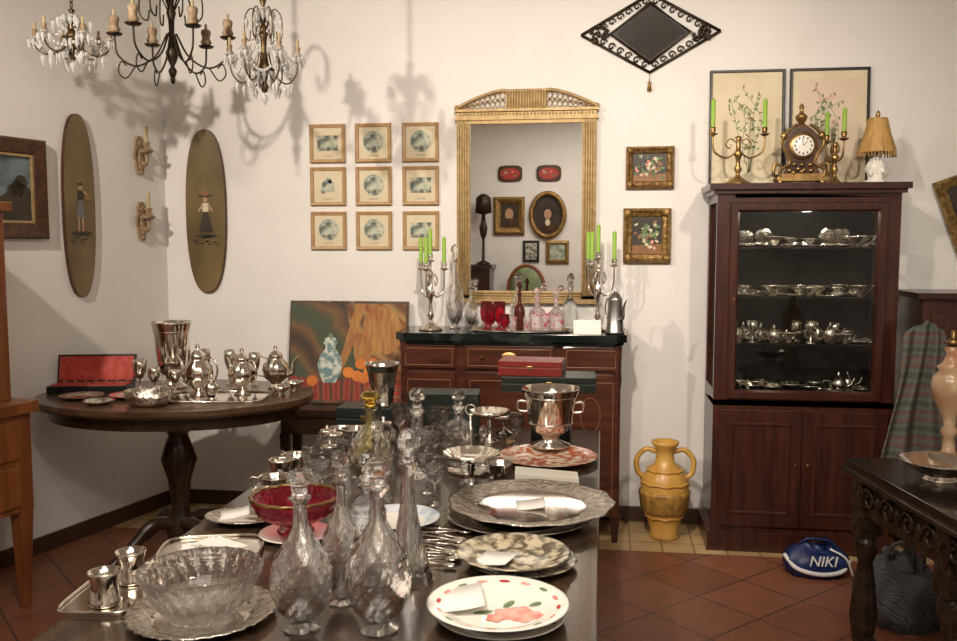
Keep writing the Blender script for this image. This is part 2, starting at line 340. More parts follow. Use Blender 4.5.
def sconce(z,s):
    b=B(); b.poly([(-.02,-.13),(.02,-.13),(.035,-.05),(.025,.02),(.03,.05),(.015,.08),(-.015,.08),(-.03,.05),(-.025,.02),(-.035,-.05)],0,-.015,cupwood)
    for zz,r in((-.12,.014),(-.09,.022),(-.05,.030),(-.01,.024),(.04,.022)): b.ell((0,-.02,zz),(r,.014,r*1.1),cupwood,10,6)
    b.tube(smooth([(0,-.02,-.06),(0,-.045,-.08),(0,-.06,-.06),(0,-.06,-.02)],5),.010,cupwood)
    b.lathe([(0,-.02),(.03,-.015),(.040,0),(.015,.005),(.016,.03),(.024,.045),(0,.045)],cupwood,(0,-.06,0),12)
    b.lathe([(.011,.04),(.011,.13),(.004,.138),(0,.138)],candleW,(0,-.06,0),10)
    for sx in(-1,1): b.tube(smooth([(0,-.015,.02),(sx*.04,-.02,.0),(sx*.05,-.02,-.04),(sx*.025,-.02,-.05)],4),.007,cupwood,6)
    x,y=LW(s); b.make("giltwood_wall_sconce",(x,y,z),LR)
sconce(2.065,.21); sconce(1.70,.21)
b=B(); b.frame(.50,.48,[(0,0),(0,.03),(.01,.04),(.07,.03),(.075,.02)],darkred); b.frame(.35,.33,[(0,.02),(.0,.024),(.012,.024),(.012,.015)],gold)
b.box(-.165,.165,-.012,-.004,-.155,.155,landsc); b.poly([(-.16,-.15),(.16,-.15),(.16,-.02),(.08,.02),(0,-.04),(-.16,-.01)],-.013,-.0135,darkpaint)
for px,pz,r in((.09,.0,.04),(.11,.03,.035),(.06,-.01,.03),(.13,-.02,.035)): b.disc(px,pz,r,r,-.0145,darkpaint)
b.poly([(-.15,-.08),(.0,-.07),(.05,-.10),(-.1,-.12)],-.0136,-.014,inlay)
x,y=LW(1.115); b.make("landscape_painting",(x,y,1.81),LR)

# nine small prints
for r,z in enumerate((2.11,1.87,1.62)):
    for c,x in enumerate((-1.545,-1.28,-1.01)):
        b=B(); b.frame(.205,.215,[(0,0),(0,.016),(.004,.02),(.018,.017),(.02,.01)],lightoak); b.box(-.085,.085,-.009,-.001,-.09,.09,cream)
        y=-.0095
        if (r,c) in((0,1),(0,2),(1,1),(2,0),(2,1)):
            b.disc(0,.005,.060,.060,y,sepia2); b.disc(0,.0,.052,.048,y-.001,sepia)
            b.poly([(-.03,-.02),(.03,-.02),(.03,.012),(0,.028),(-.03,.012)],y-.001,y-.0015,sepia2)
        elif (r,c)==(1,0):
            b.poly([(-.04,-.03),(.04,-.03),(.035,.02),(.0,.05),(-.035,.02)],y-.0003,y-.0008,sepia2)
            for k in range(6): b.disc(.03*cos(k),.03*sin(k*1.7),.014,.014,y-.001,sepia)
        else:
            b.box(-.06,.06,y-.0005,y,-.04,.045,sepia); b.poly([(-.04,-.02),(.04,-.02),(.04,.012),(-.04,.012)],y-.0005,y-.001,sepia2)
        for k in range(3): b.box(-.03,.03,y-.0005,y,-.068-.004*k,-.067-.004*k,sepia)
        b.make("framed_engraving",wallpos(x,z))

def flowerpaint(x,z,w,h,fw):
    b=B(); b.frame(w,h,[(0,0),(0,.025),(fw*.3,.04),(fw*.5,.028),(fw*.85,.02),(fw,.01)],goldD)
    b.box(-w/2+fw*.9,w/2-fw*.9,-.012,-.002,-h/2+fw*.9,h/2-fw*.9,darkpaint); a,c=w/2-fw,h/2-fw
    b.poly([(-a,-c),(a,-c),(a,-c*.45),(-a,-c*.55)],-.0121,-.0123,inlay)
    for k in range(60):
        px,pz=random.gauss(0,a*.45),random.gauss(0,c*.42)
        if abs(px)>a*.85 or abs(pz)>c*.85: continue
        b.disc(px,pz,random.uniform(.005,.013),random.uniform(.005,.011),-.0125-.0002*k,random.choice([cream,pinkc,greenc,greenc,greenc,cream,inlay]),random.random()*3,9)
    for sx in(-1,1):
        for sz in(-1,1): b.ell((sx*(w/2-fw*.5),-.03,sz*(h/2-fw*.5)),(fw*.5,.012,fw*.5),goldD,8,6)
    b.make("flower_painting",wallpos(x,z))
flowerpaint(.25,1.955,.255,.225,.040); flowerpaint(.24,1.59,.255,.295,.050)

# big gilt mirror
b=B(); W,zb,zt=.765,1.23,2.22; hw=W/2
b.box(-hw+.07,hw-.07,-.02,-.004,zb+.05,zt-.02,mirrorM)
for sx in(-1,1):
    b.box(min(sx*hw,sx*(hw-.075)),max(sx*hw,sx*(hw-.075)),-.03,0,zb,zt,gold)
    for k in range(5): b.tube([(sx*(hw-.011-.0135*k),-.032,zb+.03),(sx*(hw-.011-.0135*k),-.032,zt)],.006,gold,8)
b.box(-hw,hw,-.03,0,zb,zb+.055,gold); b.box(-hw-.01,hw+.01,-.04,0,zb-.012,zb+.012,gold)
for k in range(3): b.tube([(-hw+.075,-.032,zb+.018+.014*k),(hw-.075,-.032,zb+.018+.014*k)],.006,gold,8)
b.box(-hw-.008,hw+.008,-.045,0,zt,zt+.02,gold); b.box(-hw,hw,-.035,0,zt-.02,zt+.05,gold); b.box(-hw-.01,hw+.01,-.05,0,zt+.045,zt+.06,gold)
for k in range(38): b.ell((-hw+.02+k*.0196,-.037,zt+.032),(.006,.004,.007),gold,6,4)
def crest(x):
    a=abs(x)/hw
    return zt+.06+ (.098 if a<.28 else .098*(1-((a-.28)/.72)**1.6)*.95+.01)
pts=[(-hw+W*i/24,-.02,crest(-hw+W*i/24)) for i in range(25)]
b.tube(pts,.009,gold,8)
for k in range(15):
    xx=-.105+k*.21/14; b.tube([(xx,-.022,zt+.06),(xx,-.022,zt+.16)],.0066,gold,8)
b.box(-.112,.112,-.02,0,zt+.06,zt+.16,gold)
for sx in(-1,1):
    for k in range(9):
        xx=sx*(.128+k*.028); hh=crest(xx)-zt-.06
        for dz in (.3,.72):
            q=[(xx+cos(t)*.012,-.018,zt+.06+hh*dz+sin(t)*min(.02,hh*.2)) for t in [i*.6 for i in range(11)]]
            b.tube(q,.0028,goldD,5)
        b.ell((xx,-.018,zt+.06+hh*.5),(.007,.006,.007),goldD,6,4)
    b.ell((sx*hw,-.02,zt+.072),(.014,.012,.014),gold)
b.make("gilt_wall_mirror",(-.42,BW,0),bevel=.002)

# diamond mirror
b=B(); a,c=.365,.205
P=[(a,-.01,0),(0,-.01,c),(-a,-.01,0),(0,-.01,-c)]
for k in range(4): b.tube([P[k],P[(k+1)%4]],.008,iron,6)
Q=[(.21,0),(0,.155),(-.21,0),(0,-.155)]
b.poly(Q,-.004,-.012,black); b.poly([(p[0]*.9,p[1]*.9) for p in Q],-.012,-.016,mirrorD)
b.tube([(p[0],-.015,p[1]) for p in Q],.011,iron,6,closed=True)
for k in range(4):
    x0,_,z0=P[k]; x1,_,z1=P[(k+1)%4]
    for j in range(7):
        t=(j+.6)/7.2; px,pz=(x0*(1-t)+x1*t)*.87,(z0*(1-t)+z1*t)*.87
        q=[(px+cos(u)*(.02-.0022*u),-.012,pz+sin(u)*(.02-.0022*u)) for u in [i*.6 for i in range(12)]]
        b.tube(q,.0045,iron,5)
for sx in(-1,1):
    for k in range(18): b.ell((sx*(.27+random.uniform(-.045,.045)),-.02,random.uniform(-.04,.04)),(.012,.009,.012),iron,7,5)
b.tube([(0,-.012,-.2),(0,-.012,-.26)],.002,brass,5); b.lathe([(0,-.31),(.014,-.30),(.008,-.27),(.011,-.26),(0,-.25)],brass,(0,-.012,0),10)
b.make("diamond_wall_mirror",(.24,BW,2.665))

# ------------------------------------------------------------ still life painting on console
b=B(); b.box(-.34,.34,-.28,0,.60,.64,darkw); b.box(-.32,.32,-.26,-.02,.50,.60,darkw)
for sx in(-.30,.30):
    for yy in(-.24,-.04): b.taper(sx,yy,0,.5,.015,.025,darkw)
b.make("console_table",(-1.43,BW-.03,0),bevel=.003)
b=B(); w,h=.69,.585
b.box(-w/2,w/2,-.02,0,0,h,darkred); b.box(-w/2+.008,w/2-.008,-.0225,-.02,.008,h-.008,paintbg)
y=-.0235
b.poly([(-.02,.57),(.33,.57),(.33,.15),(.15,.12),(.05,.25)],y,y-.0004,drape3)
b.poly([(-.33,.02),(.33,.02),(.33,.14),(.1,.17),(-.1,.12),(-.33,.16)],y-.0005,y-.001,drape2)
b.poly([(.04,.56),(.1,.57),(.02,.30),(-.04,.16),(-.06,.18)],y-.0005,y-.001,gourd)
for px,pz,rx,rz_,ro in((.2,.42,.11,.14,.3),(.1,.33,.06,.10,-.3)): b.disc(px,pz,rx,rz_,y-.0012-px*.001,gourd,ro)
vz=[(-.035,.12),(.035,.12),(.06,.17),(.072,.225),(.055,.28),(.03,.31),(.028,.33),(.045,.35),(-.045,.35),(-.028,.33),(-.03,.31),(-.055,.28),(-.072,.225),(-.06,.17)]
b.poly([(px-.10,pz) for px,pz in vz],y-.0015,y-.0025,pear)
b.disc(-.10,.36,.035,.02,y-.003,pear)
b.disc(-.10,.385,.012,.015,y-.0032,greenc)
for i,(px,pz) in enumerate([(.01,.18),(.06,.16),(.13,.19),(.18,.15),(.15,.23),(.08,.23),(-.2,.13),(.10,.15)]): b.disc(px,pz,.032,.031,y-.003-.0004*i,orangeF)
for i in range(4): b.poly([(.12,.05+.02*i),(.31,.04+.02*i),(.31,.055+.02*i),(.12,.063+.02*i)],y-.003,y-.0035,redc if i%2 else inlay)
b.make("still_life_painting",(-1.42,BW-.115,.641),rx=-math.radians(9))

# ------------------------------------------------------------ sideboard
b=B(); X0,X1,Yf,Yb=-1.07,.13,4.56,4.97
b.polyz([(X0,Yb),(X1,Yb),(X1,Yf+.05),(X1-.05,Yf),(X0+.05,Yf),(X0,Yf+.05)],1.045,1.085,marble)
b.polyz([(X0+.015,Yb),(X1-.015,Yb),(X1-.015,Yf+.06),(X1-.06,Yf+.015),(X0+.06,Yf+.015),(X0+.015,Yf+.06)],1.03,1.045,marble)
b.box(X0+.03,X1-.03,Yf+.04,Yb-.01,.14,1.03,mahogH)
yf=Yf+.04
for x0,x1 in((X0+.03,X0+.33),(X0+.36,X1-.36),(X1-.33,X1-.03)):
    b.box(x0+.01,x1-.01,yf-.014,yf,.90,1.02,mahogH)
    s0=b.M; b.at((x0+x1)/2,yf-.014,.96); b.frame(x1-x0-.05,.09,[(0,0),(0,.0015),(.003,.0015),(.003,0)],inlay)
    b.at((x0+x1)/2,yf-.012,.53); b.box(-(x1-x0)/2+.01,(x1-x0)/2-.01,0,.012,-.36,.35,mahogH)
    b.frame(x1-x0-.07,.62,[(0,0),(0,.0015),(.003,.0015),(.003,0)],inlay)
    if x1-x0<.32:
        q=[(cos(t)*.05,-.002,.14+sin(t)*.09) for t in [2*pi*i/20 for i in range(20)]]; b.tube(q,.002,inlay,4,closed=True)
    b.M=s0
for x0 in (X0+.05,X1-.05):
    b.lathe([(.022,.14),(.026,.18),(.02,.22),(.022,.8),(.028,.86),(.024,.9),(.028,1.03)],mahogH,(x0,Yf+.05,0),14)
    b.taper(x0,Yf+.06,0,.14,.014,.026,mahog)
    b.taper(x0,Yb-.05,0,.14,.014,.026,mahog)
xc=(X0+X1)/2
s0=b.M; b.at(xc,yf-.016,.965); b.lathe([(0,-.004),(.03,-.003),(.034,0)],brass,ax='y',seg=20,sx=1.2,sy=.75); b.lathe([(0,-.012),(.008,-.01),(.006,0)],brass,ax='y',seg=10); b.M=s0
for x0 in(xc-.14,xc+.14): b.ell((x0,yf-.025,.96),(.009,.012,.009),brass,8,6)
b.ell((X0+.31,yf-.018,.56),(.006,.008,.014),brass,8,6); b.ell((X1-.31,yf-.018,.56),(.006,.008,.014),brass,8,6)
b.make("marble_top_sideboard",bevel=.003)
SZ=1.0855
def candle(b,x,y,z,h,r=.011,m=candleG): b.lathe([(r,0),(r,h-.006),(r*.4,h),(0,h)],m,(x,y,z),10); b.tube([(x,y,z+h),(x,y,z+h+.006)],.001,black,4)
def candelabrum(name,loc,met,arms,R,hc,ch,center,hcen=None,rz=0,foot=.05):
    b=B()
    b.lathe([(0,0),(foot,0),(foot,.008),(foot*.8,.014),(foot*.45,.03),(.012,.045),(.01,.06),(.02,.075),(.012,.095),(.009,hc*.45),(.018,hc*.55),(.024,hc*.6),(.012,hc*.66),(.01,hc*.85),(.016,hc*.92),(0,hc*.94)],met,seg=20,fl=(8,.06,.0,.03))
    for i in range(arms):
        a=2*pi*i/arms+rz; P=lambda r,z:(r*cos(a),r*sin(a),z)
        b.tube(smooth([P(.01,hc*.62),P(R*.45,hc*.52),P(R*.9,hc*.62),P(R,hc*.82),P(R,hc*.93)],6),.005,met,7)
        b.tube(smooth([P(.008,hc*.8),P(R*.3,hc*.88),P(R*.5,hc*.78),P(R*.35,hc*.7),P(R*.28,hc*.78)],5),.0035,met,6)
        zz=hc*.93
        b.lathe([(0,0),(.012,.002),(.024,.01),(.025,.013),(.01,.015),(.014,.03),(.015,.045),(.012,.045)],met,P(R,zz),14)
        candle(b,R*cos(a),R*sin(a),zz+.02,ch)
    if center:
        zz=hcen or hc
        b.tube([(0,0,hc*.85),(0,0,zz)],.006,met,8)
        b.lathe([(0,0),(.012,.002),(.024,.01),(.025,.013),(.01,.015),(.014,.03),(.015,.045),(.012,.045)],met,(0,0,zz),14); candle(b,0,0,zz+.02,ch)
    return b.make(name,loc)
candelabrum("silver_candelabrum",(-.905,4.72,SZ),silver,3,.075,.34,.16,True,.36,rz=.4,foot=.06)
candelabrum("silver_candelabrum",(-.02,4.80,SZ),silver,3,.085,.36,.17,True,.37,rz=.15,foot=.055)
ZC=1.8405
candelabrum("brass_candelabrum",(.67,4.70,ZC),brass,2,.130,.26,.165,False,rz=0.15,foot=.07)
candelabrum("brass_candelabrum",(1.155,4.79,ZC),brass,2,.075,.23,.14,False,rz=1.9,foot=.045)

def decanter(name,loc,R,H,m=glass,kind=0,stop=None,n=12,amp=.035):
    b=B()
    if kind==0: pr=[(.55,0),(.6,.012),(.34,.035),(.38,.06),(.75,.13),(.97,.24),(1,.33),(.86,.45),(.5,.56),(.26,.64),(.22,.72),(.22,.78),(.36,.815),(.38,.825)]
    elif kind==1: pr=[(.9,0),(1,.01),(.97,.03),(.72,.18),(.45,.38),(.3,.52),(.24,.62),(.24,.70),(.38,.76),(.4,.77)]
    else: pr=[(.7,0),(.75,.01),(.95,.08),(1,.2),(.98,.4),(.8,.48),(.4,.54),(.28,.6),(.28,.7),(.42,.74),(.42,.755)]
    out=[]
    for j in range(len(pr)-1):
        for k in range(5):
            t=k/5; out.append(((pr[j][0]*(1-t)+pr[j+1][0]*t)*R,(pr[j][1]*(1-t)+pr[j+1][1]*t)*H))
    out.append((pr[-1][0]*R,pr[-1][1]*H))
    seg=n*6 if amp else 32
    b.lathe([(0,0)]+out,m,seg=seg,fl=(n,amp,.07*H,.56*H,0,2*pi/(H*.11)) if amp else None,sm=not amp)
    inner=[(max(r-.0045,.002),z) for r,z in out if z>.07*H]
    b.lathe([(0,.075*H)]+inner,m,seg=32)
    z0=pr[-1][1]*H
    b.lathe([(0,z0-.03),(.18*R,z0-.02),(.2*R,z0+.004),(.3*R,z0+.012),(.22*R,z0+.03),(.42*R,z0+(H-z0)*.45),(.46*R,z0+(H-z0)*.6),(.3*R,z0+(H-z0)*.88),(0,H)],stop or m,seg=8,sm=False)
    return b.make(name,loc)
def goblet(name,loc,R,H,m,stemH=.4,n=0):
    b=B(); pr=[(0,0),(R*.75,0),(R*.7,.004),(R*.12,.012),(.1*R,H*stemH),(R*.5,H*(stemH+.05)),(R*.92,H*(stemH+.25)),(R,H*.85),(R*.95,H)]
    inn=[(R*.95-.002,H),(R-.002,H*.85),(R*.9-.002,H*(stemH+.27)),(0,H*(stemH+.08))]
    b.lathe(pr+inn,m,seg=24,fl=(n,.04,H*stemH,H*.8) if n else None); return b.make(name,loc)
def tumbler(b,x,y,z,R,H,m,n=0):
    pr=[(0,0),(R*.8,0),(R*.82,.004),(R*.9,H*.5),(R,H)]; b.lathe(pr+[(R-.0015,H),(R*.8-.001,.012),(0,.012)],m,(x,y,z),32,fl=(n,.04,0.001,H*.7) if n else None,sm=False)
b=B(); b.bowl([(0,0),(.95,0),(1,.04)],silver,th=.006,seg=40,sx=.27,sy=.13)
o=b.make("serving_tray",(-.42,4.72,SZ)); o.scale=(1,1,.35)
TZ=SZ+.004
b=B()
for (x,y,r,h) in ((-.61,4.76,.032,.15),(-.54,4.76,.032,.15),(-.58,4.67,.032,.14),(-.50,4.66,.026,.09)):
    b.lathe([(0,0),(r*.8,0),(r*.75,.004),(r*.2,.01),(r*.2,h*.2),(r*.8,h*.32),(r,h*.6),(r*1.0,h),(r-.0015,h),(r-.002,h*.6),(r*.7,h*.34),(0,h*.26)],redglass,(x,y,TZ),24,fl=(8,.03,h*.3,h*.8))
b.make("cranberry_glasses")
decanter("etched_red_decanter",(-.335,4.73,TZ),.045,.23,pinkglass,2,n=8,amp=.02)
decanter("etched_red_decanter",(-.235,4.72,TZ),.043,.22,pinkglass,2,n=8,amp=.02)
b=B()
for (x,y,r,h) in ((-.285,4.645,.026,.10),(-.38,4.64,.022,.08),(-.455,4.645,.020,.08)): tumbler(b,x,y,TZ,r,h,pinkglass,8)
b.make("etched_red_glasses")
decanter("brown_glass_bottle",(-.43,4.74,TZ),.03,.26,brownglass,2,n=8,amp=0)
decanter("crystal_decanter",(-.79,4.82,SZ),.05,.46)
decanter("crystal_decanter",(-.71,4.89,SZ),.04,.27)
decanter("crystal_decanter",(-.46,4.91,SZ),.04,.30)
decanter("crystal_decanter",(-.17,4.90,SZ),.04,.30,kind=2)
def pot(name,loc,R,H,m,rz=0,spout=True,tall=False):
    b=B()
    if tall: pr=[(0,0),(R,0),(R*1.02,.01),(R*.9,.02),(R*.72,H*.7),(R*.74,H*.74),(R*.7,H*.76),(R*.4,H*.86),(R*.12,H*.9),(R*.16,H*.96),(0,H)]
    else: pr=[(0,0),(R*.6,0),(R*.62,.006),(R*.3,.02),(R*.35,H*.12),(R*.85,H*.25),(R,H*.42),(R*.92,H*.56),(R*.55,H*.68),(R*.5,H*.72),(R*.56,H*.74),(R*.5,H*.78),(R*.25,H*.86),(R*.1,H*.88),(R*.16,H*.94),(R*.1,H*.98),(0,H)]
    b.lathe(pr,m,seg=40,fl=None if tall else (10,.035,H*.15,H*.55))
    if spout: b.tube(smooth([(R*.7,0,H*.3),(R*1.25,0,H*.36),(R*1.35,0,H*.58),(R*1.75,0,H*.74)],5),[R*.22*(1-i/22) for i in range(16)],m,9)
    b.tube(smooth([(-R*.55,0,H*.68),(-R*1.2,0,H*.74),(-R*1.6,0,H*.55),(-R*1.4,0,H*.33),(-R*.8,0,H*.28)],6),R*.075,m,7)
    return b.make(name,loc,rz)
pot("pewter_jug",(.07,4.66,SZ),.05,.24,pewter,rz=-.9,tall=True)
b=B(); b.box(-.07,.07,-.001,.001,0,.075,paper); b.make("price_card",(-.07,4.60,SZ),rz=.1,rx=-.25)

# ------------------------------------------------------------ display cabinet
b=B(); X0,X1,Yf,Yb=.56,1.42,4.58,4.95
b.box(X0-.02,X1+.02,Yf-.02,Yb,0,.10,mahog)
b.box(X0,X1,Yf,Yb,.10,.77,mahog)
b.box(X0,X1,Yf,Yb,.74,.78,mahog)
for x0,x1 in((X0,X0+.085),(X1-.085,X1)): b.box(x0,x1,Yf,Yf+.03,.78,1.80,mahog)
for x0,x1 in((X0,X0+.03),(X1-.03,X1)):
    b.box(x0,x1,Yb-.05,Yb,.78,1.80,mahog); b.box(x0,x1,Yf+.03,Yb-.05,.78,.82,mahog); b.box(x0,x1,Yf+.03,Yb-.05,1.75,1.80,mahog)
b.box(X0+.03,X1-.03,Yb-.015,Yb,.78,1.80,velvet)
b.box(X0+.03,X1-.03,Yf+.03,Yb,.779,.781,velvet)
b.box(X0+.085,X1-.085,Yf,Yf+.03,1.735,1.80,mahog)
b.box(X0,X1,Yf,Yb,1.77,1.80,mahog)
b.box(X0-.02,X1+.02,Yf-.02,Yb,1.79,1.81,mahog); b.box(X0-.042,X1+.035,Yf-.04,Yb,1.81,1.84,mahog)
s0=b.M; b.at((X0+X1)/2,Yf,1.262); b.frame(.735,.97,[(0,0),(0,.014),(.004,.018),(.035,.018),(.045,.004),(.045,-.01)],mahog); b.M=s0
b.box(X0+.10,X1-.10,Yf+.004,Yf+.007,.80,1.74,paneM)
for x0 in(X0+.012,X1-.015): b.box(x0,x0+.003,Yf+.03,Yb-.05,.82,1.75,paneM)
for z in(1.05,1.285,1.53): b.box(X0+.035,X1-.035,Yf+.05,Yb-.02,z-.006,z,paneM); b.box(X0+.035,X1-.035,Yf+.048,Yf+.0495,z-.006,z,glass)
for x0,x1 in((X0+.03,(X0+X1)/2-.004),((X0+X1)/2+.004,X1-.03)):
    b.box(x0,x1,Yf-.014,Yf,.13,.72,mahog)
    s0=b.M; b.at((x0+x1)/2,Yf-.014,.425); b.frame(x1-x0-.1,.47,[(0,0),(.006,.006),(.014,.006),(.02,0)],mahog); b.M=s0
b.ell(((X0+X1)/2-.03,Yf-.02,.45),(.006,.01,.012),brass,8,6); b.ell(((X0+X1)/2+.03,Yf-.02,.45),(.006,.01,.012),brass,8,6)
b.ell((X0+.085,Yf-.022,1.27),(.006,.01,.014),brass,8,6)
b.make("display_cabinet",bevel=.003)
def small_silver(b,x,y,z,s,k):
    if k==0: b.bowl([(0,0),(.02*s,0),(.012*s,.01*s),(.03*s,.02*s),(.045*s,.04*s),(.05*s,.045*s)],silver,(x,y,z),th=.0015,seg=18)
    elif k==1: b.lathe([(0,0),(.022*s,0),(.02*s,.004),(.005*s,.01),(.005*s,.04*s),(.02*s,.05*s),(.024*s,.09*s),(.022*s,.09*s),(.018*s,.055*s),(0,.05*s)],silver,(x,y,z),14)
    elif k==2:
        b.lathe([(0,0),(.02*s,0),(.03*s,.02*s),(.034*s,.045*s),(.02*s,.065*s),(.012*s,.07*s),(.004,.08*s),(.006,.088*s),(0,.09*s)],silver,(x,y,z),16)
        b.tube(smooth([(x+.03*s,y,z+.03*s),(x+.05*s,y,z+.04*s),(x+.06*s,y,z+.065*s)],4),.004*s,silver,6); b.tube(smooth([(x-.028*s,y,z+.05*s),(x-.055*s,y,z+.05*s),(x-.05*s,y,z+.02*s),(x-.03*s,y,z+.02*s)],4),.003*s,silver,6)
    elif k==3: b.bowl([(0,0),(.04*s,.001),(.06*s,.008),(.062*s,.01)],silver,(x,y,z),th=.0015,seg=20)
    elif k==4:
        s0=b.M; b.M=s0@Matrix.Translation((x,y,z+.05*s))@Matrix.Rotation(-1.3,4,'X'); b.lathe([(0,0),(.035*s,0),(.05*s,.006),(.05*s,.008),(0,.003)],silverE,seg=20); b.M=s0
    elif k==5:
        for q in range(3):
            a=random.random()*1.4-.7; yy=y+.02*q; zq=z+.004*q; b.tube([(x-.05*s*cos(a),yy-.05*s*sin(a),zq+.006),(x+.03*s*cos(a),yy+.03*s*sin(a),zq+.014)],.0028,silver,5); b.ell((x+.045*s*cos(a),yy+.045*s*sin(a),zq+.012),(.018*s,.012*s,.006),silver,10,5)
for z,typ,s in((.782,(0,5,0,5,2,5),1.35),(1.0505,(2,0,5,1,0,3),1.15),(1.2855,(5,3,0,5,0,0),1.2),(1.5305,(4,0,5,5,3,0),1.1)):
    b=B()
    for row,yy in enumerate((4.67,4.75,4.85)):
        xx=.68+row*.03
        while xx<1.31:
            small_silver(b,xx,yy+random.uniform(-.01,.01),z,s*random.uniform(.8,1.15),random.choice(typ)); xx+=random.uniform(.075,.105)
    b.make("silverware_collection")
light("cabinet_lamp",'POINT',(1.0,4.66,1.72),3.2,size=.03,col=(1,.93,.84))

def botanical(x,z,w,h,flip):
    b=B(); b.frame(w,h,[(0,0),(0,.014),(.003,.018),(.012,.018),(.015,.008)],black,cz=h/2)
    b.box(-w/2+.01,w/2-.01,-.008,0,.01,h-.01,cream); b.box(-w/2+.045,w/2-.045,-.0095,-.008,.055,h-.055,pinkpaper if flip else cream)
    y=-.011
    for k in range(5):
        x0=random.uniform(-.03,.03); pts=[(x0,y,.08),(x0+random.uniform(-.04,.04),y,.22),(x0+random.uniform(-.08,.08),y,.36),(x0+random.uniform(-.1,.1),y,.44+.02*k)]
        sp=smooth(pts,6); b.tube(sp,.0010,greenc,4)
        for p in sp[5:]:
            b.disc(p.x+random.uniform(-.02,.02),p.z+random.uniform(-.012,.012),.011,.004,y-.002,random.choice([greenc,greenc,greenc,pinkc,greenup] if flip else [greenc,greenc,greenup,inlay]),random.random()*3,8)
    b.make("botanical_print",(x,4.962,z),rx=-.045)
botanical(.748,ZC+.003,.385,.615,False); botanical(1.165,ZC+.003,.40,.615,True)
# clock
b=B()
b.poly([(-.115,.015),(.115,.015),(.12,.03),(.095,.05),(-.095,.05),(-.12,.03)],-.055,.055,brass)
b.poly([(-.09,.045),(.09,.045),(.075,.08),(.05,.105),(.065,.15),(.085,.19),(.075,.235),(.045,.265),(.02,.285),(-.02,.285),(-.045,.265),(-.075,.235),(-.085,.19),(-.065,.15),(-.05,.105),(-.075,.08)],-.045,.045,clockd)
for sx in(-1,1):
    b.tube(smooth([(sx*.10,-.05,.03),(sx*.105,-.05,.07),(sx*.06,-.05,.10),(sx*.075,-.05,.15),(sx*.10,-.05,.20),(sx*.08,-.05,.25),(sx*.03,-.05,.29)],6),.008,brass,7)
    b.tube(smooth([(sx*.10,0,.04),(sx*.13,-.02,.05),(sx*.125,-.02,.10),(sx*.09,-.02,.09)],5),.008,brass,7)
    b.ell((sx*.09,-.045,.235),(.018,.015,.022),brass,8,6)
    for yy in(-.04,.04): b.lathe([(0,0),(.012,.0),(.016,.01),(.01,.02)],brass,(sx*.1,yy,-.0),8)
b.lathe([(0,-.062),(.055,-.06),(.066,-.052),(.066,-.045)],brass,(0,0,.185),28,ax='y'); b.lathe([(0,-.066),(.05,-.064),(.05,-.06)],china,(0,0,.185),28,ax='y')
for k in range(12):
    t=2*pi*k/12; b.box(.039*sin(t)-.003,.039*sin(t)+.003,-.0665,-.064,.185+.039*cos(t)-.005,.185+.039*cos(t)+.005,black)
b.tube([(0,-.067,.185),(.02,-.067,.205)],.0015,black,4); b.tube([(0,-.067,.185),(-.008,-.067,.218)],.0015,black,4)
b.lathe([(0,.28),(.03,.285),(.015,.30),(.028,.32),(.03,.335),(.012,.35),(.008,.365),(.014,.38),(0,.40)],brass,seg=14)
for k in range(9): b.ell((random.uniform(-.07,.07),-.052,random.uniform(.05,.10)),(.012,.008,.01),brass,7,5)
b.make("mantel_clock",(.97,4.70,ZC),bevel=.002)
b=B(); b.lathe([(0,0),(.05,0),(.05,.012),(.035,.02),(.04,.05),(.048,.08),(.035,.11),(.02,.125),(.02,.14),(0,.14)],china,seg=20,fl=(6,.07,.01,.12))
for k in range(5): t=k*1.3; b.ell((.042*cos(t),.042*sin(t),.05+.01*(k%3)),(.014,.014,.018),china,8,6)
b.tube([(0,0,.14),(0,0,.33)],.004,brass,6)
pr=[(.088,.15),(.084,.165),(.06,.24),(.045,.31),(.043,.312),(.058,.24),(.082,.165),(.086,.15)]; b.lathe(pr,shade,seg=60,fl=(20,.035,.1,.4))
for k in range(36): t=2*pi*k/36; b.tube([(.087*cos(t),.087*sin(t),.152),(.088*cos(t),.088*sin(t),.128)],.003,shade,5)
b.lathe([(0,.315),(.008,.32),(.012,.335),(.005,.35),(0,.355)],brass,seg=10); b.lathe([(0,.31),(.044,.312),(.044,.316),(0,.318)],shade,seg=24)
b.make("table_lamp",(1.325,4.68,ZC))

# ------------------------------------------------------------ right side: bureau, shawl, frames
b=B(); X0,X1,Yf,Yb=1.54,2.45,4.60,4.97
b.box(X0,X1,Yf,Yb,.08,1.28,mahog); b.box(X0-.03,X1+.03,Yf-.03,Yb,1.28,1.31,mahog); b.box(X0-.01,X1+.01,Yf-.01,Yb,0,.08,mahog)
for k in range(4):
    z=.12+k*.28; b.box(X0+.04,X1-.04,Yf-.015,Yf,z,z+.25,mahog)
    for sx in(.25,.65): b.tube(smooth([(X0+sx-.04,Yf-.02,z+.14),(X0+sx,Yf-.035,z+.11),(X0+sx+.04,Yf-.02,z+.14)],4),.005,brass,6)
b.make("mahogany_bureau",bevel=.003)
b=B(); nx,nz=60,30; vs=[];fs=[]
for j in range(nz+1):
    v=j/nz
    for i in range(nx+1):
        u=i/nx; wd=.16+.20*v**.6
        x=(u-.5)*wd+.02*sin(v*5+u*3); y=-.03*sin(u*19+v*2.5)*(.35+v*.65)-.03*sin(u*7+1)*v-.05*v
        z=.70*(1-v)+.05*sin(u*9)*v+(.05*(1-abs(u-.5)*2)*(1-v))
        vs.append((x,y,z))
for j in range(nz):
    for i in range(nx): a=j*(nx+1)+i; fs.append((a,a+1,a+nx+2,a+nx+1))
b.add(vs,fs,shawlM,True); o=b.make("draped_shawl",(1.49,4.42,.44)); so=o.modifiers.new("solid",'SOLIDIFY'); so.thickness=.01
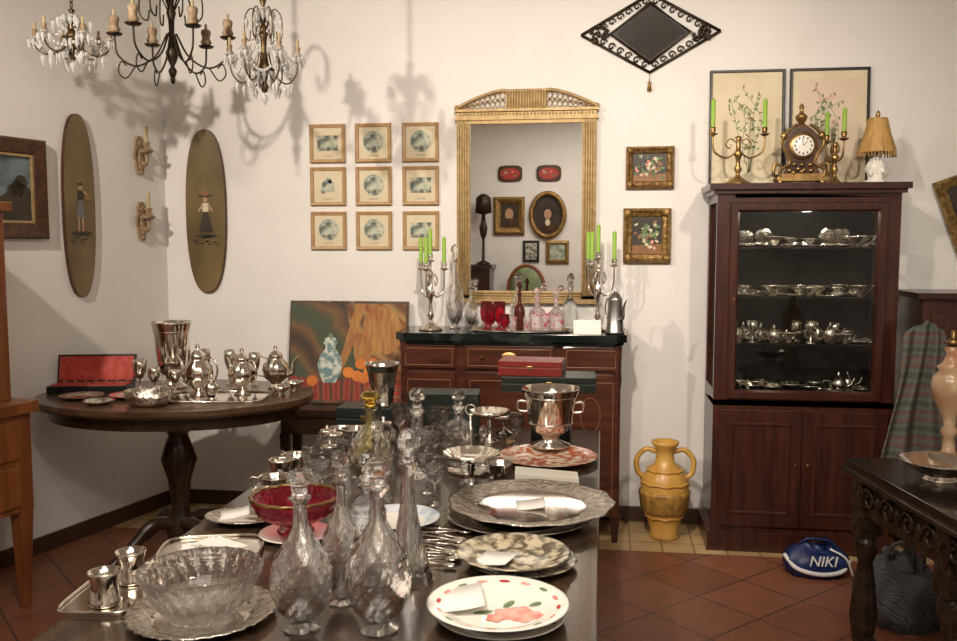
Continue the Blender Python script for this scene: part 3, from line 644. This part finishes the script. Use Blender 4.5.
b=B(); b.frame(.24,.42,[(0,0),(0,.02),(.012,.035),(.03,.028),(.05,.02),(.055,.01)],goldD); b.box(-.08,.08,-.01,0,-.17,.17,darkpaint)
o=b.make("gilt_picture_frame",(1.87,4.97,1.70)); o.rotation_euler=(0,-.35,0)
b=B(); b.frame(.5,.62,[(0,0),(0,.02),(.03,.03),(.05,.02)],black); b.box(-.21,.21,-.012,0,-.27,.27,landsc); b.make("framed_picture",(2.14,BW-.001,2.21))

b=B(); rz=math.radians(9.2)
b.box(0,1.2,-1.7,0,.745,.78,blackw); b.box(-.012,1.21,-1.71,.012,.735,.748,blackw)
b.box(.03,1.17,-1.67,-.03,.60,.735,bricol)
for xx in(.06,1.14):
    for yy in(-.06,-.62,-1.64):
        b.box(xx-.04,xx+.04,yy-.04,yy+.04,.52,.735,bricol)
        b.lathe([(0,0),(.03,.0),(.04,.03),(.04,.06),(.025,.09),(.035,.14),(.045,.22),(.035,.34),(.024,.42),(.04,.46),(.04,.5),(.03,.52)],bricol,(xx,yy,0),24,fl=(8,.08,.1,.45,12))
b.box(.04,.08,-1.6,-.1,.10,.16,bricol)
for k in range(11):
    yy=-.14-k*.135
    q=[(.026,yy+cos(t)*(.045-.004*t),.665+sin(t)*(.04-.0035*t)) for t in [i*.6 for i in range(14)]]; b.tube(q,.007,bricol,6)
    b.ell((.026,yy+.065,.665),(.01,.014,.03),bricol,7,5)
b.make("carved_dark_table",(.873,3.33,0),rz,bevel=.003)
b=B(); b.bowl([(0,0),(.055,0),(.05,.006),(.04,.015),(.08,.03),(.12,.06),(.128,.066)],silver,th=.003,seg=40,fl=(16,.02,.02,.07)); b.make("silver_bowl",(1.10,3.06,.7805))
b=B(); b.box(-.055,.055,-.055,.055,0,.02,alab); b.lathe([(0,.02),(.05,.02),(.045,.035),(.022,.05),(.018,.10),(.03,.12),(.018,.14),(.025,.17),(.055,.23),(.066,.28),(.06,.31),(.04,.33),(.05,.345),(.03,.36),(.02,.39),(.028,.41),(0,.42)],alab,seg=28)
b.tube([(0,0,.41),(0,0,.47)],.008,brass,8); b.lathe([(0,.42),(.03,.425),(.012,.44)],brass,seg=14)
b.make("alabaster_urn",(1.20,3.27,.7805))
def sack(rx,ry,h,n=40,sag=.12,pw=.5):
    vs=[];fs=[];J=14
    for j in range(J+1):
        v=j/J; r=max(0.02,(1-abs(2*v-.75)**2.6*.55)) if v<1 else .35
        if v==0:r=.86
        for i in range(n):
            t=2*pi*i/n; c,s_=cos(t),sin(t)
            q=r*(1+sag*.5*sin(3*t+v*6)+sag*.35*sin(7*t+2*v)+.03*sin(13*t-v*9))
            vs.append((rx*q*math.copysign(abs(c)**pw,c),ry*q*math.copysign(abs(s_)**pw,s_),h*v*(1+.18*sin(2*t+1)*v)))
    for j in range(J):
        for i in range(n): fs.append((j*n+i,j*n+(i+1)%n,(j+1)*n+(i+1)%n,(j+1)*n+i))
    fs.append(tuple(range(n))[::-1]); fs.append(tuple(range(J*n,(J+1)*n))); return vs,fs
b=B(); vs,fs=sack(.145,.09,.15,pw=.7); b.add(vs,fs,bluec,True)
b.tube(smooth([(-.15,-.04,.10),(-.10,-.085,.05),(.0,-.10,.03),(.10,-.08,.04),(.15,-.02,.07)],6),.010,whitec,8)
b.tube(smooth([(-.08,-.02,.14),(-.04,-.03,.175),(.06,-.03,.165),(.09,-.02,.12)],6),.007,bluec,7)
b.tube(smooth([(.05,-.06,.14),(.12,-.07,.10),(.16,-.05,.01)],6),.005,whitec,7)
bag=b.make("sports_bag",(1.01,4.30,.0))
cu=bpy.data.curves.new("lettering","FONT"); cu.body="NIKI"; cu.size=.065; cu.extrude=.004; cu.align_x='CENTER'; cu.materials.append(whitec); cu.shear=.3
t=bpy.data.objects.new("lettering",cu); bpy.context.collection.objects.link(t); t.parent=bag; t.location=(.01,-.103,.07); t.rotation_euler=(math.radians(75),.0,0.05)
b=B(); vs,fs=sack(.16,.20,.26,sag=.14,pw=.6); b.add(vs,fs,bagpat,True); b.tube(smooth([(-.08,-.05,.22),(-.05,-.08,.33),(.05,-.08,.33),(.08,-.05,.22)],6),.009,bagpat,7)
b.make("patterned_bag",(1.24,3.84,0))

# jug
b=B(); b.lathe([(0,0),(.075,0),(.08,.015),(.07,.04),(.10,.13),(.125,.24),(.122,.31),(.085,.37),(.05,.405),(.046,.45),(.055,.48),(.07,.50),(.072,.515),(.06,.515),(.04,.45),(.04,.4),(0,.39)],ochre,seg=36)
b.lathe([(.106,.14),(.118,.15),(.131,.24),(.131,.255),(.12,.26)],ochreD,seg=54,fl=(18,.03,.1,.3))
for zz,r in((.30,.124),(.12,.098),(.365,.092)): b.tube([(r*cos(t),r*sin(t),zz+.004*sin(9*t)) for t in [2*pi*i/36 for i in range(36)]],.006,ochre,6,closed=True)
for sx in(-1,1):
    b.tube(smooth([(sx*.045,0,.46),(sx*.10,0,.47),(sx*.145,0,.42),(sx*.14,0,.35),(sx*.105,0,.32)],6),.014,ochre,8)
b.make("amphora_jug",(.34,4.74,0))

# secretary desk left
b=B()
b.box(0,1.1,0,.48,.66,.84,orangew); b.box(-.02,1.12,-.03,.5,.84,.89,orangew)
b.box(0,1.07,.07,.48,.89,1.68,orangew); b.box(-.02,1.09,.04,.5,1.68,1.72,orangew)
b.box(0,1.1,0,.48,.42,.66,orangew)
for k in range(2):
    for j in range(2):
        b.box(.07+k*.5,.53+k*.5,-.012,0,.45+j*.2,.62+j*.19,orangew); b.ell((.3+k*.5,-.02,.535+j*.19),(.014,.014,.014),brass,8,6)
for k in range(2):
    b.box(.05+k*.5,.52+k*.5,.058,.07,.93,1.64,orangew); s0=b.M; b.at(.285+k*.5,.058,1.285); b.frame(.38,.6,[(0,0),(.008,.008),(.02,.008),(.028,0)],orangew); b.M=s0
for xx in(.035,1.065):
    for yy in(.035,.445): b.taper(xx,yy,0,.42,.018,.033,orangew)
ang=LR; ux,uy=cos(ang),sin(ang)
b.make("cherry_secretary_desk",(-2.39-1.1*ux,3.47-1.1*uy,0),ang,bevel=.004)

# ------------------------------------------------------------ round table
b=B(); n=64; a,c=.66,.47
def el(f): return [(a*f*cos(2*pi*i/n),c*f*sin(2*pi*i/n)) for i in range(n)]
b.polyz(el(1),.79,.82,roundw); b.polyz(el(.985),.78,.79,roundw); b.polyz(el(.9),.72,.78,darkw)
b.lathe([(0,.10),(.06,.10),(.075,.16),(.05,.22),(.04,.28),(.055,.4),(.085,.5),(.06,.58),(.045,.62),(.08,.68),(.12,.72),(0,.72)],darkw,seg=48,fl=(8,.06,.2,.6))
for k in range(4):
    t=pi/4+k*pi/2; P=lambda r,z:(r*cos(t),r*sin(t),z)
    b.tube(smooth([P(.04,.18),P(.14,.20),P(.24,.12),P(.34,.05),P(.40,.028)],6),[.035-.0006*i for i in range(25)],darkw,8); b.ell(P(.40,.028),(.032,.032,.028),darkw)
b.make("pedestal_table",(-2.04,4.09,0),math.radians(7.8),bevel=.003)
RZ=.8205
def bucket(name,loc,R,H,m=silver,foot=True,handles=True):
    b=B(); f=H*.18 if foot else 0
    pr=[(0,0),(R*.7,0),(R*.68,.008),(R*.3,f*.6),(R*.35,f),(R*.62,f+.02),(R*.74,H*.4),(R*.85,H*.8),(R,H*.98),(R,H)]
    b.lathe(pr+[(R*.97,H),(R*.82,H*.8),(R*.7,H*.4),(0,f+.03)],m,seg=36)
    for zz,rr in((H*.86,.90),(H*.4,.755)): b.tube([(R*rr*cos(t),R*rr*sin(t),zz) for t in [2*pi*i/32 for i in range(32)]],R*.02,m,6,closed=True)
    if handles:
        for sx in(-1,1): b.tube(smooth([(sx*R*.8,0,H*.75),(sx*R*1.1,0,H*.75),(sx*R*1.1,0,H*.6),(sx*R*.76,0,H*.58)],5),R*.05,m,6)
    return b.make(name,loc)
bucket("champagne_bucket",(-2.15,4.27,RZ),.10,.335,handles=False)
pot("silver_teapot",(-1.90,4.03,RZ+.005),.070,.25,silver,rz=2.9)
pot("silver_teapot",(-1.71,4.10,RZ+.005),.068,.225,silver,rz=2.6)
pot("silver_teapot",(-1.62,4.31,RZ),.066,.22,silver,rz=.2)
pot("silver_creamer",(-1.79,3.93,RZ+.005),.038,.12,silver,rz=-.3,spout=False)
def rtray(name,loc,a,c,rz=0,m=silver,rim=.004,sq=.35):
    b=B(); n=48; q=[]
    for i in range(n):
        t=2*pi*i/n; q.append((a*math.copysign(abs(cos(t))**sq,cos(t)),c*math.copysign(abs(sin(t))**sq,sin(t))))
    b.polyz(q,0,.004,m,False); b.tube([(x*1.0,y*1.0,.008) for x,y in q],rim,m,6,closed=True); return b.make(name,loc,rz)
rtray("silver_tray",(-1.79,4.00,RZ),.235,.15,.13)
def plate(R,m=silver,rimm=None,H=.018,center=None,scal=0,sx=1,sy=1):
    b=B(); fl=(scal,.02,.004,.1) if scal else None
    b.lathe([(0,0),(R*.62,0),(R*.64,.003),(R*.97,H-.002),(R,H)],m,seg=72,fl=fl,sx=sx,sy=sy)
    b.lathe([(R,H),(R*.96,H+.001),(R*.7,H*.45),(R*.66,.006)],rimm or m,seg=72,fl=fl,sx=sx,sy=sy)
    b.lathe([(R*.66,.006),(R*.6,.004),(0,.004)],center or m,seg=72,sx=sx,sy=sy)
    return b
def mkplate(name,loc,R,rz=0,**k): return plate(R,**k).make(name,loc,rz)
mkplate("silver_plate",(-2.42,3.90,RZ),.10,rimm=silverE); mkplate("silver_plate",(-2.20,3.95,RZ),.10,scal=12)
mkplate("silver_plate",(-2.26,3.77,RZ),.07)
b=B(); b.bowl([(0,0),(.075,0),(.095,.02),(.10,.07)],silverE,th=.003,sx=1.05,sy=.8); b.make("silver_basket",(-2.02,3.77,RZ))
b=B()
b.box(-.19,.19,-.07,.07,0,.035,blackbox); b.box(-.18,.18,-.06,.06,.035,.039,redsatin)
s0=b.M; b.at(0,.07,.035,rx=-.22); b.box(-.19,.19,0,.02,0,.14,blackbox); b.box(-.18,.18,-.004,0,.01,.13,redsatin); b.M=s0
for k in range(7): b.tube([(-.15+k*.05,-.05,.043),(-.14+k*.05,.05,.043)],.003,silver,5); b.ell((-.14+k*.05,.04,.045),(.008,.014,.004),silver,8,5)
b.make("cutlery_case",(-2.49,4.10,RZ),.22,bevel=.002)
for i,(x,y,r,h) in enumerate([(-2.24,4.11,.034,.16),(-2.15,4.08,.03,.13),(-2.01,4.33,.035,.19),(-1.90,4.40,.03,.18),(-1.81,4.28,.035,.17),(-2.26,4.38,.03,.18),(-2.07,4.13,.03,.11),(-1.98,4.22,.03,.15),(-1.76,4.38,.03,.17),(-2.17,4.45,.032,.19)]): goblet("silver_goblet",(x,y,RZ),r,h,silver)
for i,(x,y) in enumerate([(-2.06,3.99),(-1.52,4.10),(-1.50,4.24)]):
    b=B(); b.bowl([(0,0),(.025,0),(.015,.012),(.04,.03),(.05,.05)],silver,th=.002); b.make("small_silver_bowl",(x,y,RZ))

# ------------------------------------------------------------ long foreground table
b=B(); b.box(-1.136,0,1.30,3.84,.72,.75,tablew); b.box(-1.08,-.05,1.36,3.78,.63,.72,tablew)
for xx in(-1.04,-.09):
    for yy in(1.42,3.7): b.lathe([(0,0),(.02,0),(.03,.03),(.02,.06),(.032,.2),(.04,.4),(.03,.5),(.042,.54),(.042,.63)],tablew,(xx,yy,0),16)
b.make("long_display_table",bevel=.004)
Z=.7505
mkplate("silver_underplate",(-.84,1.77,Z),.157,H=.02,scal=30,rimm=silverE)
b=B(); pr=[(0,0),(.07,0),(.075,.008)]+[(.075+.055*(k/14)**.75,.008+.097*k/14) for k in range(1,15)]
b.lathe(pr,glass,seg=144,fl=(24,.035,.004,.2,0,70),sm=False)
b.lathe([(.130,.105),(.124,.107),(.116,.09),(.10,.05),(.07,.018),(0,.012)],glass,seg=72,fl=(24,.02,.08,.2)); b.make("cut_crystal_bowl",(-.84,1.77,Z+.0065))
rtray("silver_tray",(-1.095,1.87,Z),.085,.13,.1)
for x,y in((-1.08,1.80),(-1.09,1.93)):
    b=B(); b.lathe([(0,0),(.032,0),(.036,.006),(.031,.012),(.029,.05),(.034,.07),(.036,.075),(.033,.075),(.027,.05),(.02,.015),(0,.012)],silver,seg=28,fl=(12,.02,.01,.06)); b.make("silver_beaker",(x,y,Z+.0045))
rtray("silver_tray",(-1.0,2.17,Z),.13,.10,.25,sq=.5)
b=B()
for k in range(4): s0=b.M; b.at(random.uniform(-.03,.03),random.uniform(-.02,.02),.004*k,rz=random.uniform(-.6,.6),ry=.02); b.box(-.055,.055,-.035,.035,0,.0015,paper); b.M=s0
b.make("paper_labels",(-.99,2.17,Z+.009))
b=B(); b.bowl([(0,0),(.05,0),(.05,.006),(.025,.015),(.06,.03),(.10,.055),(.12,.10)],redglass,th=.005,seg=60,fl=(20,.03,.03,.2)); b.lathe([(.1205,.097),(.1225,.103),(.114,.103),(.113,.098)],brass,seg=60,fl=(20,.03,.03,.2)); b.make("cranberry_bowl",(-.82,2.31,Z+.015))
mkplate("china_plate",(-.82,2.31,Z),.10,m=china,H=.014)
decanter("crystal_decanter",(-.61,1.745,Z),.064,.34,n=12)
decanter("crystal_decanter",(-.565,1.885,Z),.047,.345,n=10)
decanter("crystal_decanter",(-.45,1.76,Z),.068,.365,n=12)
decanter("crystal_decanter",(-.445,2.03,Z),.060,.37,kind=1,n=12,amp=.02)
decanter("amber_decanter",(-.75,2.85,Z),.076,.32,m=olive,stop=amber,kind=0,n=10)
decanter("crystal_decanter",(-.62,2.98,Z),.062,.31,kind=2)
decanter("crystal_decanter",(-.53,3.31,Z),.06,.25,kind=2,n=10)
decanter("crystal_decanter",(-.60,2.24,Z),.05,.26,kind=2,n=8)
decanter("crystal_decanter",(-.68,2.66,Z),.05,.26,kind=1,n=8,amp=.02)
mkplate("blue_rim_plate",(-.57,2.47,Z),.12,m=china,rimm=mat("blue_rim",(.35,.45,.55),(.7,.74,.75),rough=.15,scale=30),H=.02)
mkplate("round_silver_tray",(-.20,2.60,Z+.022),.245,rimm=silverE,H=.02,scal=12)
mkplate("round_silver_tray",(-.23,2.55,Z),.215,rimm=silverE,H=.02)
def note(name,x,y,z,w,h,rz,curl=.01):
    b=B(); vs=[];fs=[]
    for i in range(7):
        for j in range(2): vs.append(((i/6-.5)*w,(j-.5)*h,curl*(i/6)**2+.001))
    for i in range(6): fs.append((2*i,2*i+2,2*i+3,2*i+1))
    b.add(vs,fs,paper,True); o=b.make(name,(x,y,z),rz); s_=o.modifiers.new("s",'SOLIDIFY'); s_.thickness=.0008
note("price_note",-.20,2.60,Z+.0275,.085,.10,.15)
mkplate("transfer_ware_plate",(-.21,2.17,Z+.018),.142,m=terr,center=terr,H=.02); mkplate("transfer_ware_plate",(-.19,2.18,Z),.138,m=terr,H=.018)
note("price_note",-.25,2.14,Z+.024,.09,.10,-.3)
pl=plate(.152,m=china,H=.022)
for i,(px,py,r) in enumerate([(.0,-.02,.028),(.03,.0,.022),(.035,-.035,.024),(-.02,-.045,.02),(.06,-.02,.018)]):
    pl.lathe([(r,.0045+.0003*i),(r*.5,.006+.0003*i),(0,.0062+.0003*i)],pinkc,(px+.02,py,0),30,fl=(5,.15,0,1))
for px,py,a in((-.05,-.02,.4),(.09,-.05,-.6),(.0,.03,1.2),(.06,.04,.8)):
    s0=pl.M; pl.M=Matrix.Translation((px+.02,py,.0052))@Matrix.Rotation(a,4,'Z'); pl.lathe([(.022,0),(.01,.0008),(0,.001)],greenc,seg=12,sx=1,sy=.4); pl.M=s0
for k in range(16):
    t=2*pi*k/16; s0=pl.M; pl.M=Matrix.Translation((.128*cos(t),.128*sin(t),.0175))@Matrix.Rotation(t,4,'Z')@Matrix.Rotation(-.3,4,'Y'); pl.lathe([(.010,0),(.005,.0008),(0,.001)],redc if k%4==0 else (pinkc if k%2 else greenc),seg=9,sx=.5,sy=1.3); pl.M=s0
pl.make("floral_plate",(-.21,1.84,Z+.02)); mkplate("china_plate",(-.205,1.845,Z),.14,m=china,H=.018)
note("price_note",-.29,1.86,Z+.034,.09,.13,.2,.012)
mkplate("red_pattern_plate",(-.19,3.28,Z),.185,m=redpat,H=.02)
b=B(); b.poly([(-.105,0),(.105,0),(.105,.028),(-.105,.045)],-.05,.05,beige)
b.box(-.04,.05,-.052,-.05,.006,.022,grey); b.make("card_reader",(-.175,2.95,Z),.08,bevel=.006)
bucket("wine_cooler",(-.19,3.43,Z+.021),.112,.225)
b=B(); b.box(-.08,.08,-.06,.06,0,.20,blackbox); b.make("stacked_box",(-.20,3.68,Z),bevel=.004)
def case(name,loc,w,d,h,m,rz):
    b=B(); b.box(-w/2,w/2,-d/2,d/2,0,h*.55,m); b.box(-w/2,w/2,-d/2,d/2,h*.6,h,m); b.box(-w/2+.003,w/2-.003,-d/2+.003,d/2-.003,h*.54,h*.61,brass if m==redbox else blackbox)
    b.box(-.012,.012,-d/2-.004,-d/2,h*.45,h*.7,brass); b.make(name,loc,rz,bevel=.004)
case("black_jewelry_case",(-.21,3.68,Z+.2005),.38,.20,.062,blackbox,.04)
case("red_jewelry_box",(-.28,3.68,Z+.263),.26,.16,.06,redbox,-.06)
case("black_jewelry_case",(-.66,3.75,Z),.30,.15,.17,blackbox,.08)
case("black_jewelry_case",(-.99,3.73,Z),.24,.16,.105,blackbox,0)
b=B(); b.lathe([(0,0),(.05,0),(.052,.006),(.046,.012),(.055,.10),(.068,.17),(.076,.185),(.073,.185),(.052,.10),(.04,.015),(0,.015)],silver,seg=32); b.make("silver_beaker",(-.925,3.72,Z+.1055))
def comport(x,y,R,H,m=silver):
    b=B(); b.lathe([(0,0),(R*.5,0),(R*.48,.006),(R*.12,.02),(R*.1,H*.5),(R*.16,H*.55),(R*.1,H*.7),(R*.3,H*.78),(R,H*.9),(R*1.02,H),(R*.98,H),(R*.7,H*.86),(0,H*.82)],m,seg=56,fl=(14,.03,H*.75,H*1.1)); b.make("footed_comport",(x,y,Z))
comport(-.41,2.82,.09,.13); comport(-.44,3.55,.08,.13); comport(-.40,3.72,.075,.08)
b=B()
b.lathe([(0,0),(.085,0),(.085,.01),(.08,.014),(0,.014)],silver,seg=30); b.tube([(0,0,.01),(0,0,.2)],.004,silver,7)
b.tube([(.018*cos(t),0,.218+.018*sin(t)) for t in [2*pi*i/14 for i in range(14)]],.003,silver,6,closed=True)
for k in range(3):
    t=k*2.1+.3; cx,cy=.045*cos(t),.045*sin(t); b.lathe([(0,.015),(.026,.015),(.028,.05),(.024,.08),(.01,.1),(.01,.125),(.015,.13),(.013,.15),(0,.165)],glass,(cx,cy,0),16)
    b.tube([(cx+.03*cos(u),cy+.03*sin(u),.06) for u in [2*pi*i/16 for i in range(16)]],.0025,silver,5,closed=True)
b.make("cruet_stand",(-.45,3.08,Z))
for (x,y,r,h) in [(-.96,3.14,.045,.13),(-.93,2.98,.04,.12),(-.85,3.10,.042,.15),(-.81,3.27,.05,.15),(-1.03,3.27,.04,.11),(-.90,2.56,.038,.12)]:
    b=B(); b.lathe([(0,0),(r*.8,0),(r,.02),(r,h*.6),(r*.7,h*.72),(r*.72,h*.74)]+[(r*.68,h*.74),(r*.66,h*.7),(r-.004,h*.6),(r-.004,.02),(0,.012)],glass,seg=32,fl=(8,.03,.01,h*.6),sm=False)
    b.lathe([(0,h*.745),(r*.78,h*.75),(r*.6,h*.85),(r*.1,h*.88),(r*.18,h*.95),(0,h)],silver,seg=20); b.make("lidded_jar",(x,y,Z))
for (x,y,r,h) in [(-.93,2.78,.03,.14),(-.86,2.67,.035,.15),(-.76,3.05,.03,.16),(-.72,3.42,.035,.16),(-.62,3.48,.03,.15),(-.81,3.53,.035,.15),(-.60,3.16,.03,.14),(-.33,3.52,.03,.12),(-.74,2.48,.032,.16),(-.55,2.79,.03,.15),(-.50,2.66,.03,.15),(-.84,2.95,.03,.15),(-.68,3.60,.03,.13),(-.92,3.56,.03,.14)]:
    goblet("crystal_goblet",(x,y,Z),r,h,glass,n=8)
for (x,y,r,h) in [(-1.06,3.00,.05,.06),(-1.04,2.74,.05,.05),(-.96,3.42,.055,.07),(-1.01,2.60,.045,.045),(-.34,3.02,.045,.05),(-.70,3.25,.055,.06),(-.87,3.40,.04,.06),(-.53,3.44,.04,.07),(-1.05,3.52,.045,.05),(-1.07,2.88,.04,.07),(-1.06,3.40,.03,.05)]:
    b=B(); b.bowl([(0,0),(r*.5,0),(r*.4,.01),(r*.8,h*.4),(r,h*.9),(r*1.05,h)],silver,th=.002,seg=40,fl=(10,.03,h*.3,h)); b.tube(smooth([(r*.95,0,h*.9),(r*1.5,0,h*1.0),(r*1.4,0,h*.4),(r*.7,0,h*.3)],4),.003,silver,6); b.make("silver_cup",(x,y,Z),random.random()*6)
mkplate("silver_plate",(-1.02,2.42,Z),.10,sx=1.1,sy=.8,rimm=silverE); mkplate("silver_plate",(-.56,3.60,Z),.065)
note("price_note",-1.04,2.42,Z+.02,.08,.09,.4)
note("folded_cloth",-1.08,3.13,Z,.07,.10,.3,.02)
b=B()
for k in range(12):
    s0=b.M; b.at(-.43+random.uniform(-.01,.01),2.14+.024*k,.004,rz=random.uniform(-.5,.3)); b.tube([(-.06,0,.002),(.0,0,.005),(.05,0,.004)],[.005,.0025,.0022],silver,6); b.ell((.062,0,.003),(.02,.013,.004),silver,10,5); b.M=s0
b.make("silver_cutlery",(0,0,Z))

# ------------------------------------------------------------ opposite side of the shop (seen in the mirror); items face +y
def fw(b,name,x,z): return b.make(name,(x,FY+.002,z),rz=pi)
b=B(); b.tube([(.20*cos(u),-.033,.26*sin(u)) for u in [2*pi*i/40 for i in range(40)]],.03,goldD,8,closed=True)
b.disc(0,0,.19,.25,-.008,darkpaint,n=40); b.disc(0,-.16,.13,.09,-.010,clockd); b.disc(0,-.09,.03,.04,-.0115,cream); b.disc(0,.01,.065,.085,-.011,black); b.disc(0,0.01,.045,.062,-.012,skinc)
for sx in(-1,1): b.disc(sx*.017,.02,.007,.004,-.013,black,n=8)
b.disc(0,-.025,.012,.004,-.013,redc,n=8); fw(b,"oval_portrait",-.66,1.89)
for x in(-1.12,-.65):
    b=B(); n=30; b.poly([(.15*math.copysign(abs(cos(t))**.5,cos(t)),.10*math.copysign(abs(sin(t))**.5,sin(t))) for t in [2*pi*i/n for i in range(n)]],0,-.015,darkred)
    b.disc(0,0,.12,.07,-.016,redc)
    for k in range(8): b.disc(.07*cos(k),.035*sin(k*1.3),.016,.012,-.0165-.0002*k,random.choice([inlay,inlay,pinkc,greenc]))
    fw(b,"painted_tray",x,2.39)
b=B(); b.frame(.38,.46,[(0,0),(0,.03),(.03,.05),(.07,.03),(.09,.01)],goldD); b.box(-.11,.11,-.01,0,-.15,.15,darkpaint); b.disc(0,.02,.05,.07,-.011,skinc); b.disc(0,-.09,.08,.06,-.012,clockd); fw(b,"gilt_framed_painting",-1.13,1.88)
b=B(); b.frame(.28,.28,[(0,0),(0,.02),(.03,.03),(.05,.01)],goldD); b.box(-.1,.1,-.01,0,-.1,.1,sepia2); fw(b,"small_gilt_painting",-.54,1.44)
b=B(); b.frame(.2,.26,[(0,0),(0,.02),(.02,.02),(.03,.01)],black); b.box(-.08,.08,-.01,0,-.11,.11,sepia); fw(b,"small_framed_print",-.86,1.45)
b=B(); b.box(-.3,.3,-.4,0,0,1.25,darkw); b.box(-.33,.33,-.43,0,1.25,1.29,darkw); b.box(-.26,-.02,-.415,-.4,.1,1.15,mahog); b.box(.02,.26,-.415,-.4,.1,1.15,mahog); b.make("dark_cupboard",(-1.62,FY+.01,0),pi)
b=B(); b.lathe([(0,0),(.09,0),(.08,.02),(.02,.05),(.015,.3),(.04,.36),(.05,.45),(.03,.5),(.02,.6),(.1,.62),(.09,.8),(.04,.84),(0,.85)],iron,seg=18); b.make("iron_lantern",(-1.42,FY+.22,1.291))
b=B()
b.box(-.28,.28,-.26,.26,.42,.52,greenup)
for sx in(-.25,.25):
    for sy in(-.23,.23): b.tube(smooth([(sx,sy,.44),(sx*1.05,sy*1.05,.22),(sx*.95,sy*.95,.0)],4),[.03]*5+[.018]*4,orangew,8)
    b.tube(smooth([(sx,.22,.72),(sx*1.1,0,.72),(sx*1.1,-.15,.70),(sx,-.15,.50)],5),.018,orangew,7)
    b.tube([(sx*.6,.25,.45),(sx*.6,.25,.74)],.02,orangew,7)
b.tube([(.23*cos(u),.25,.98+.30*sin(u)) for u in [2*pi*i/30 for i in range(30)]],.022,orangew,8,closed=True); b.ell((0,.24,.98),(.21,.05,.28),greenup)
b.make("upholstered_armchair",(-.95,FY+.45,0),pi+.2)
